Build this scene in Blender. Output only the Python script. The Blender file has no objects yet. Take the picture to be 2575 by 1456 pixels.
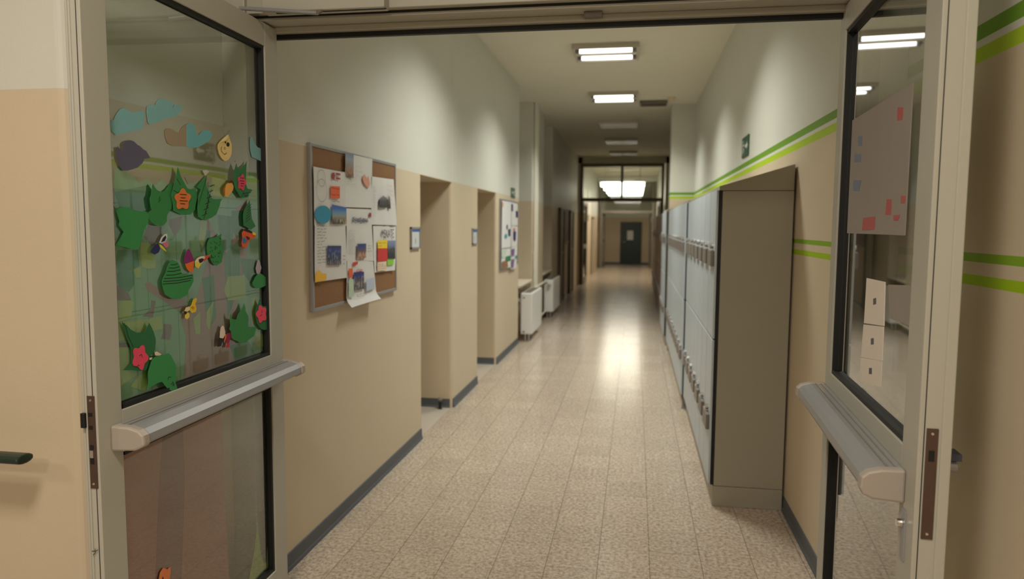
import bpy, math, random
from mathutils import Matrix, Vector
random.seed(7)
scene = bpy.context.scene
COL = scene.collection

# ------------------------------------------------------------------ camera, world, exposure
EYE = 1.6
cam_data = bpy.data.cameras.new('camera')
cam_data.sensor_width = 36.0
cam_data.lens = 36.0 * 1834.54 / 2575.0
cam_data.clip_start = 0.05
cam_data.dof.use_dof = True
cam_data.dof.focus_distance = 2.3
cam_data.dof.aperture_fstop = 2.6
cam = bpy.data.objects.new('camera', cam_data)
COL.objects.link(cam)
_R = Vector((0.985988, 0.1666732, 0.00690735))
_U = Vector((-0.02134424, 0.08498298, 0.99615376))
_F = Vector((-0.16544513, 0.98234309, -0.08734971))
cam.matrix_world = Matrix(((_R.x, _U.x, -_F.x, 0.0), (_R.y, _U.y, -_F.y, 0.0), (_R.z, _U.z, -_F.z, EYE), (0, 0, 0, 1)))
scene.camera = cam

world = bpy.data.worlds.new('world')
world.use_nodes = True
world.node_tree.nodes['Background'].inputs['Color'].default_value = (0.02, 0.02, 0.02, 1)
world.node_tree.nodes['Background'].inputs['Strength'].default_value = 1.0
scene.world = world
scene.view_settings.view_transform = 'Standard'
scene.view_settings.look = 'None'
scene.view_settings.gamma = 1.0
scene.view_settings.use_curve_mapping = False
scene.view_settings.exposure = -0.45
scene.cycles.use_denoising = True
scene.cycles.max_bounces = 8
scene.cycles.diffuse_bounces = 4
scene.cycles.glossy_bounces = 4
scene.cycles.transparent_max_bounces = 16
scene.cycles.sample_clamp_indirect = 4.0

# lamp output (each lamp's own light is made in its builder)
CORRIDOR_W = 48.0
CORRIDOR_COL = (0.98, 1.0, 0.92)
LOBBY_W = 78.0
LOBBY_COL = (1.0, 0.92, 0.80)
HALL_W = 16.0
HALL_COL = (1.0, 0.90, 0.70)

# ------------------------------------------------------------------ materials
def lin(c):
    return tuple((v / 12.92 if v <= 0.04045 else ((v + 0.055) / 1.055) ** 2.4) for v in (x / 255.0 for x in c)) + (1.0,)

MATS = {}
def mat(name, col, rough=0.6, metal=0.0, vary=0.0, scale=20.0, emit=None, bump=0.0, spec=0.5, col2=None):
    if name in MATS: return MATS[name]
    m = bpy.data.materials.new(name); m.use_nodes = True
    nt = m.node_tree; b = nt.nodes['Principled BSDF']
    b.inputs['Base Color'].default_value = lin(col)
    b.inputs['Roughness'].default_value = rough
    b.inputs['Metallic'].default_value = metal
    b.inputs['Specular IOR Level'].default_value = spec
    if vary or bump or col2:
        g = nt.nodes.new('ShaderNodeNewGeometry')
        n = nt.nodes.new('ShaderNodeTexNoise'); n.inputs['Scale'].default_value = scale; n.inputs['Detail'].default_value = 4
        nt.links.new(g.outputs['Position'], n.inputs['Vector'])
        if vary or col2:
            mx = nt.nodes.new('ShaderNodeMix'); mx.data_type = 'RGBA'
            c1 = lin(col)
            c2 = lin(col2) if col2 else tuple(v * (1 - vary) for v in c1[:3]) + (1,)
            mx.inputs[6].default_value = c1; mx.inputs[7].default_value = c2
            nt.links.new(n.outputs['Fac'], mx.inputs[0])
            nt.links.new(mx.outputs[2], b.inputs['Base Color'])
        if bump:
            bp = nt.nodes.new('ShaderNodeBump'); bp.inputs['Strength'].default_value = bump; bp.inputs['Distance'].default_value = 0.002
            nt.links.new(n.outputs['Fac'], bp.inputs['Height']); nt.links.new(bp.outputs['Normal'], b.inputs['Normal'])
    if emit:
        b.inputs['Emission Color'].default_value = lin(emit[0]); b.inputs['Emission Strength'].default_value = emit[1]
    MATS[name] = m
    return m

def zpaint(name, bands, base, rough=0.55, vary=0.06):
    """wall paint: bands = [(z0, z1, colour)] over a base colour, by height on the wall"""
    m = bpy.data.materials.new(name); m.use_nodes = True
    nt = m.node_tree; b = nt.nodes['Principled BSDF']; b.inputs['Roughness'].default_value = rough
    b.inputs['Specular IOR Level'].default_value = 0.3
    g = nt.nodes.new('ShaderNodeNewGeometry'); s = nt.nodes.new('ShaderNodeSeparateXYZ')
    nt.links.new(g.outputs['Position'], s.inputs[0])
    n = nt.nodes.new('ShaderNodeTexNoise'); n.inputs['Scale'].default_value = 3.0; n.inputs['Detail'].default_value = 5
    nt.links.new(g.outputs['Position'], n.inputs['Vector'])
    prev = None
    rgb = nt.nodes.new('ShaderNodeRGB'); rgb.outputs[0].default_value = lin(base); prev = rgb.outputs[0]
    for z0, z1, c in bands:
        a = nt.nodes.new('ShaderNodeMath'); a.operation = 'GREATER_THAN'; a.inputs[1].default_value = z0
        d = nt.nodes.new('ShaderNodeMath'); d.operation = 'LESS_THAN'; d.inputs[1].default_value = z1
        e = nt.nodes.new('ShaderNodeMath'); e.operation = 'MULTIPLY'
        nt.links.new(s.outputs['Z'], a.inputs[0]); nt.links.new(s.outputs['Z'], d.inputs[0])
        nt.links.new(a.outputs[0], e.inputs[0]); nt.links.new(d.outputs[0], e.inputs[1])
        mx = nt.nodes.new('ShaderNodeMix'); mx.data_type = 'RGBA'
        nt.links.new(e.outputs[0], mx.inputs[0]); nt.links.new(prev, mx.inputs[6]); mx.inputs[7].default_value = lin(c)
        prev = mx.outputs[2]
    v = nt.nodes.new('ShaderNodeMix'); v.data_type = 'RGBA'; v.blend_type = 'MULTIPLY'
    r = nt.nodes.new('ShaderNodeMapRange'); r.inputs[3].default_value = 1.0 - vary; r.inputs[4].default_value = 1.0
    nt.links.new(n.outputs['Fac'], r.inputs[0])
    v.inputs[0].default_value = 1.0
    nt.links.new(prev, v.inputs[6]); nt.links.new(r.outputs[0], v.inputs[7])
    nt.links.new(v.outputs[2], b.inputs['Base Color'])
    n2 = nt.nodes.new('ShaderNodeTexNoise'); n2.inputs['Scale'].default_value = 120.0
    nt.links.new(g.outputs['Position'], n2.inputs['Vector'])
    bp = nt.nodes.new('ShaderNodeBump'); bp.inputs['Strength'].default_value = 0.15; bp.inputs['Distance'].default_value = 0.002
    nt.links.new(n2.outputs['Fac'], bp.inputs['Height']); nt.links.new(bp.outputs['Normal'], b.inputs['Normal'])
    return m

CREAM = (211, 194, 167); WHITE = (216, 215, 204)
M_wall = zpaint('wall_paint', [(1.97, 9, WHITE)], CREAM)
M_wallR = zpaint('striped_wall_paint', [(2.03, 9, WHITE), (2.083, 2.122, (112, 158, 40)), (2.025, 2.064, (176, 206, 40)),
                                        (1.515, 1.538, (132, 172, 40)), (1.455, 1.482, (160, 196, 20))], CREAM)
M_ceil = mat('ceiling_paint', (228, 223, 206), 0.8, vary=0.05, scale=2)
M_base = mat('baseboard_vinyl', (88, 92, 98), 0.5, vary=0.1, scale=6)
M_alu = mat('painted_aluminium', (180, 177, 164), 0.42, vary=0.04, scale=60)
M_rubber = mat('black_rubber', (14, 14, 14), 0.6)
M_bar = mat('silver_anodised', (158, 158, 160), 0.42, metal=0.35)
M_barcap = mat('silver_cap', (176, 166, 156), 0.45, metal=0.2)
M_lockplate = mat('brown_lock_plate', (104, 84, 74), 0.4, metal=0.6, vary=0.2, scale=30)
M_black = mat('black_plastic', (18, 18, 20), 0.5)
M_chrome = mat('chrome', (225, 225, 225), 0.15, metal=1.0)
M_lockerbody = mat('locker_body_paint', (160, 153, 136), 0.45, vary=0.05, scale=4)
M_lockerdoor = mat('locker_door_paint', (184, 193, 200), 0.4)
M_gapshade = mat('locker_gap_shade', (12, 14, 16), 0.6)
M_lockbox = mat('lock_box_grey', (124, 116, 110), 0.45)
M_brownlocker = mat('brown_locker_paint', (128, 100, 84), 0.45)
M_rad = mat('radiator_enamel', (232, 230, 226), 0.3)
M_paper = mat('white_paper', (226, 224, 222), 0.7, vary=0.05, scale=30)
M_cork = mat('cork', (156, 114, 74), 0.85, scale=140, col2=(124, 88, 56), bump=0.3)
M_housing = mat('lamp_housing', (196, 190, 176), 0.45)
M_tube = mat('lit_tube', (255, 255, 250), 0.4, emit=((250, 252, 246), 5.0))
M_louver = mat('mirror_louver', (238, 238, 242), 0.22, metal=0.35)
M_tubeoff = mat('unlit_tube', (222, 222, 226), 0.25)
M_halltube = mat('hall_lamp_glow', (255, 255, 250), 0.4, emit=((255, 250, 236), 9.0))
M_greendoor = mat('dark_green_door', (18, 44, 42), 0.4)
M_darkframe = mat('dark_brown_frame', (88, 74, 62), 0.5)
M_wood = mat('beige_door_wood', (168, 148, 118), 0.5, vary=0.12, scale=4)
M_olive = mat('olive_grey_frame', (108, 100, 84), 0.45)
M_greyframe = mat('grey_door_frame', (120, 112, 98), 0.45)
M_handrail = mat('dark_green_rail', (30, 48, 40), 0.35)
M_black_glass = mat('night_glass', (10, 11, 13), 0.06)

def glass_material(name, tint, gloss_rough=0.02):
    m = bpy.data.materials.new(name); m.use_nodes = True
    nt = m.node_tree; nt.nodes.clear()
    out = nt.nodes.new('ShaderNodeOutputMaterial'); mix = nt.nodes.new('ShaderNodeMixShader')
    tr = nt.nodes.new('ShaderNodeBsdfTransparent'); tr.inputs[0].default_value = lin(tint)
    gl = nt.nodes.new('ShaderNodeBsdfGlossy'); gl.inputs['Roughness'].default_value = gloss_rough
    fr = nt.nodes.new('ShaderNodeFresnel'); fr.inputs[0].default_value = 1.52
    ge = nt.nodes.new('ShaderNodeNewGeometry'); front = nt.nodes.new('ShaderNodeMath'); front.operation = 'SUBTRACT'; front.inputs[0].default_value = 2.6
    both = nt.nodes.new('ShaderNodeMath'); both.operation = 'MULTIPLY'; both.use_clamp = True
    back = nt.nodes.new('ShaderNodeMath'); back.operation = 'MULTIPLY'; back.inputs[1].default_value = 2.6
    nt.links.new(ge.outputs['Backfacing'], back.inputs[0]); nt.links.new(back.outputs[0], front.inputs[1])
    nt.links.new(fr.outputs[0], both.inputs[0]); nt.links.new(front.outputs[0], both.inputs[1])
    nt.links.new(both.outputs[0], mix.inputs[0]); nt.links.new(tr.outputs[0], mix.inputs[1]); nt.links.new(gl.outputs[0], mix.inputs[2])
    nt.links.new(mix.outputs[0], out.inputs[0])
    return m
M_glass = glass_material('pane_glass', (244, 248, 244))

def floor_material():
    m = bpy.data.materials.new('speckled_stone_tiles'); m.use_nodes = True
    nt = m.node_tree; b = nt.nodes['Principled BSDF']; N = nt.nodes.new; Lk = nt.links.new
    g = N('ShaderNodeNewGeometry'); s = N('ShaderNodeSeparateXYZ'); Lk(g.outputs['Position'], s.inputs[0])
    def math_(op, a, bv=None, c=None):
        n = N('ShaderNodeMath'); n.operation = op
        for i, v in enumerate((a, bv, c)):
            if v is None: continue
            if isinstance(v, (int, float)): n.inputs[i].default_value = v
            else: Lk(v, n.inputs[i])
        return n.outputs[0]
    S = 0.24277
    fx = math_('DIVIDE', math_('ADD', s.outputs['X'], 1.6011 + 20 * S), S)
    fy = math_('DIVIDE', math_('ADD', s.outputs['Y'], -3.3004 + 60 * S), S)
    def line(f, w):
        fr = math_('FRACT', f); d = math_('ABSOLUTE', math_('SUBTRACT', fr, 0.5))
        r = N('ShaderNodeMapRange'); r.inputs[1].default_value = 0.5 - w; r.inputs[2].default_value = 0.5 - w * 0.4
        Lk(d, r.inputs[0]); return r.outputs[0]
    lx = line(fx, 0.010); ly = line(fy, 0.009)
    nb = N('ShaderNodeTexNoise'); nb.inputs['Scale'].default_value = 2.2; Lk(g.outputs['Position'], nb.inputs['Vector'])
    rb = N('ShaderNodeMapRange'); rb.inputs[1].default_value = 0.35; rb.inputs[2].default_value = 0.62; Lk(nb.outputs['Fac'], rb.inputs[0])
    ly2 = math_('MULTIPLY', ly, rb.outputs[0])
    grout = math_('MAXIMUM', math_('MULTIPLY', lx, 0.75), math_('MULTIPLY', ly2, 0.6))
    # speckle
    n1 = N('ShaderNodeTexNoise'); n1.inputs['Scale'].default_value = 55; n1.inputs['Detail'].default_value = 6; n1.inputs['Roughness'].default_value = 0.75
    Lk(g.outputs['Position'], n1.inputs['Vector'])
    n3 = N('ShaderNodeTexNoise'); n3.inputs['Scale'].default_value = 14; n3.inputs['Detail'].default_value = 3
    Lk(g.outputs['Position'], n3.inputs['Vector'])
    cr = N('ShaderNodeValToRGB'); e = cr.color_ramp.elements
    e[0].position = 0.34; e[0].color = lin((134, 114, 98)); e[1].position = 0.66; e[1].color = lin((216, 204, 188))
    k = e.new(0.48); k.color = lin((184, 167, 149))
    Lk(n1.outputs['Fac'], cr.inputs[0])
    # each tile a slightly different tone
    cx = N('ShaderNodeCombineXYZ'); Lk(math_('FLOOR', fx), cx.inputs[0]); Lk(math_('FLOOR', fy), cx.inputs[1])
    wn = N('ShaderNodeTexWhiteNoise'); wn.noise_dimensions = '2D'; Lk(cx.outputs[0], wn.inputs['Vector'])
    rt = N('ShaderNodeMapRange'); rt.inputs[3].default_value = 0.93; rt.inputs[4].default_value = 1.03; Lk(wn.outputs['Value'], rt.inputs[0])
    r3 = N('ShaderNodeMapRange'); r3.inputs[3].default_value = 0.86; r3.inputs[4].default_value = 1.08; Lk(n3.outputs['Fac'], r3.inputs[0])
    mul = math_('MULTIPLY', rt.outputs[0], r3.outputs[0])
    m1 = N('ShaderNodeMix'); m1.data_type = 'RGBA'; m1.blend_type = 'MULTIPLY'; m1.inputs[0].default_value = 1
    Lk(cr.outputs[0], m1.inputs[6]); Lk(mul, m1.inputs[7])
    m2 = N('ShaderNodeMix'); m2.data_type = 'RGBA'; Lk(grout, m2.inputs[0]); Lk(m1.outputs[2], m2.inputs[6]); m2.inputs[7].default_value = lin((92, 78, 66))
    Lk(m2.outputs[2], b.inputs['Base Color'])
    b.inputs['Roughness'].default_value = 0.2
    b.inputs['Specular IOR Level'].default_value = 0.2
    n4 = N('ShaderNodeTexNoise'); n4.inputs['Scale'].default_value = 5; Lk(g.outputs['Position'], n4.inputs['Vector'])
    rr = N('ShaderNodeMapRange'); rr.inputs[3].default_value = 0.15; rr.inputs[4].default_value = 0.23; Lk(n4.outputs['Fac'], rr.inputs[0])
    Lk(rr.outputs[0], b.inputs['Roughness'])
    bp = N('ShaderNodeBump'); bp.inputs['Strength'].default_value = 0.12; bp.inputs['Distance'].default_value = 0.003
    inv = math_('SUBTRACT', 1.0, grout)
    Lk(inv, bp.inputs['Height']); Lk(bp.outputs['Normal'], b.inputs['Normal'])
    return m
M_floor = floor_material()

# ------------------------------------------------------------------ mesh helpers
class Frame:
    """local frame: origin, u (across), v (up), n (towards the viewer of the face)"""
    def __init__(s, o, u, v, n): s.o, s.u, s.v, s.n = Vector(o), Vector(u).normalized(), Vector(v).normalized(), Vector(n).normalized()
    def p(s, a, b, c=0.0): return s.o + s.u * a + s.v * b + s.n * c
WORLD = Frame((0, 0, 0), (1, 0, 0), (0, 1, 0), (0, 0, 1))       # p(x, y, z)

class MB:
    def __init__(s): s.v, s.f, s.m, s.mats = [], [], [], []
    def mi(s, m):
        if m not in s.mats: s.mats.append(m)
        return s.mats.index(m)
    def face(s, pts, m):
        i = len(s.v); s.v += [Vector(p) for p in pts]; s.f.append(tuple(range(i, i + len(pts)))); s.m.append(s.mi(m))
    def box(s, a, b, m, fr=WORLD):
        i = len(s.v); k = s.mi(m)
        xs, ys, zs = sorted((a[0], b[0])), sorted((a[1], b[1])), sorted((a[2], b[2]))
        for z in zs:
            for y in ys:
                for x in xs: s.v.append(fr.p(x, y, z))
        quads = [(0, 2, 3, 1), (4, 5, 7, 6), (0, 1, 5, 4), (2, 6, 7, 3), (0, 4, 6, 2), (1, 3, 7, 5)]
        if fr.u.cross(fr.v).dot(fr.n) < 0: quads = [q[::-1] for q in quads]
        for q in quads: s.f.append(tuple(i + j for j in q)); s.m.append(k)
        return s
    def prism(s, poly, c0, c1, m, fr=WORLD, off=None):
        """polygon in (u, v) extruded between n = c0 and c1; off(u, v) lifts it along n"""
        area = sum(poly[i][0] * poly[(i + 1) % len(poly)][1] - poly[(i + 1) % len(poly)][0] * poly[i][1] for i in range(len(poly)))
        if area < 0: poly = poly[::-1]
        c0, c1 = min(c0, c1), max(c0, c1)
        i = len(s.v); n = len(poly); k = s.mi(m)
        for c in (c0, c1):
            for u, v in poly: s.v.append(fr.p(u, v, c + (off(u, v) if off else 0.0)))
        flip = fr.u.cross(fr.v).dot(fr.n) < 0
        fs = [tuple(i + j for j in reversed(range(n))), tuple(i + n + j for j in range(n))]
        fs += [(i + j, i + (j + 1) % n, i + n + (j + 1) % n, i + n + j) for j in range(n)]
        for f in fs: s.f.append(f[::-1] if flip else f); s.m.append(k)
        return s
    def tube(s, pts, r, m, seg=12, cap=True):
        pts = [Vector(p) for p in pts]; rings = []; k = s.mi(m)
        t0 = (pts[1] - pts[0]).normalized()
        a = t0.orthogonal().normalized()
        for i, p in enumerate(pts):
            t = (pts[min(i + 1, len(pts) - 1)] - pts[max(i - 1, 0)]).normalized()
            a = (a - t * a.dot(t)).normalized(); b = t.cross(a)
            base = len(s.v)
            rad = r[i] if isinstance(r, (list, tuple)) else r
            for j in range(seg):
                th = 2 * math.pi * j / seg
                s.v.append(p + a * (rad * math.cos(th)) + b * (rad * math.sin(th)))
            rings.append(base)
        for q in range(len(rings) - 1):
            for j in range(seg):
                s.f.append((rings[q] + j, rings[q] + (j + 1) % seg, rings[q + 1] + (j + 1) % seg, rings[q + 1] + j)); s.m.append(k)
        if cap:
            s.f.append(tuple(rings[0] + j for j in reversed(range(seg)))); s.m.append(k)
            s.f.append(tuple(rings[-1] + j for j in range(seg))); s.m.append(k)
        return s
    def stroke(s, pts, w, c, m, fr, off=None):
        """thin drawn line on a sheet"""
        for (a, b) in zip(pts[:-1], pts[1:]):
            d = Vector((b[0] - a[0], b[1] - a[1])); L = d.length
            if L < 1e-6: continue
            q = Vector((-d.y, d.x)) / L * w * 0.5
            P = [(a[0] + q.x, a[1] + q.y), (b[0] + q.x, b[1] + q.y), (b[0] - q.x, b[1] - q.y), (a[0] - q.x, a[1] - q.y)]
            pts3 = [fr.p(u, v, c + (off(u, v) if off else 0)) for u, v in P]
            nrm = (pts3[1] - pts3[0]).cross(pts3[2] - pts3[1])
            if nrm.dot(fr.n) < 0: pts3 = pts3[::-1]
            s.face(pts3, m)
        return s
    def lathe(s, fr, prof, m, seg=20):
        """profile [(radius, along n)] turned about the frame's n axis"""
        k = s.mi(m); base = len(s.v)
        for r, c in prof:
            for j in range(seg):
                th = 2 * math.pi * j / seg; s.v.append(fr.p(r * math.cos(th), r * math.sin(th), c))
        for q in range(len(prof) - 1):
            for j in range(seg):
                s.f.append((base + q * seg + j, base + q * seg + (j + 1) % seg, base + (q + 1) * seg + (j + 1) % seg, base + (q + 1) * seg + j)); s.m.append(k)
        s.f.append(tuple(base + (len(prof) - 1) * seg + j for j in range(seg))); s.m.append(k)
        s.f.append(tuple(base + j for j in reversed(range(seg)))); s.m.append(k)
        return s
    def build(s, name, parent=None, origin=(0, 0, 0), bevel=0.0, smooth=False, label=None):
        o3 = Vector(origin) if parent is None else Vector(parent.get('_org', (0, 0, 0)))
        me = bpy.data.meshes.new(name)
        me.from_pydata([tuple(v - o3) for v in s.v], [], s.f)
        for m in s.mats: me.materials.append(m)
        me.polygons.foreach_set('material_index', s.m)
        if smooth: me.polygons.foreach_set('use_smooth', [True] * len(me.polygons))
        me.update()
        o = bpy.data.objects.new(name, me); COL.objects.link(o)
        if parent is not None: o.parent = parent; o['_org'] = tuple(o3)
        else: o.location = o3; o['_org'] = tuple(o3)
        if bevel:
            bm = o.modifiers.new('bevel', 'BEVEL'); bm.width = bevel; bm.segments = 2; bm.limit_method = 'ANGLE'; bm.angle_limit = math.radians(50)
        if label: o['label'] = label
        return o

def tag(o, label, cat, group=None):
    o['label'] = label; o['category'] = cat
    if group: o['group'] = group
    return o
def thing(name, label, cat, loc, group=None):
    o = bpy.data.objects.new(name, None); COL.objects.link(o); o.location = loc; o['_org'] = tuple(loc)
    o.empty_display_size = 0.1
    return tag(o, label, cat, group)
def struct(o):
    o['kind'] = 'structure'; return o
def copy_tree(root, delta):
    """a copy of a thing with copies of its parts and sub-parts"""
    def rec(o, parent):
        c = o.copy(); COL.objects.link(c)
        if parent is not None: c.parent = parent
        for ch in list(o.children): rec(ch, c)
        return c
    c = rec(root, None)
    c.location = Vector(root.location) + Vector(delta)
    return c

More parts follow.
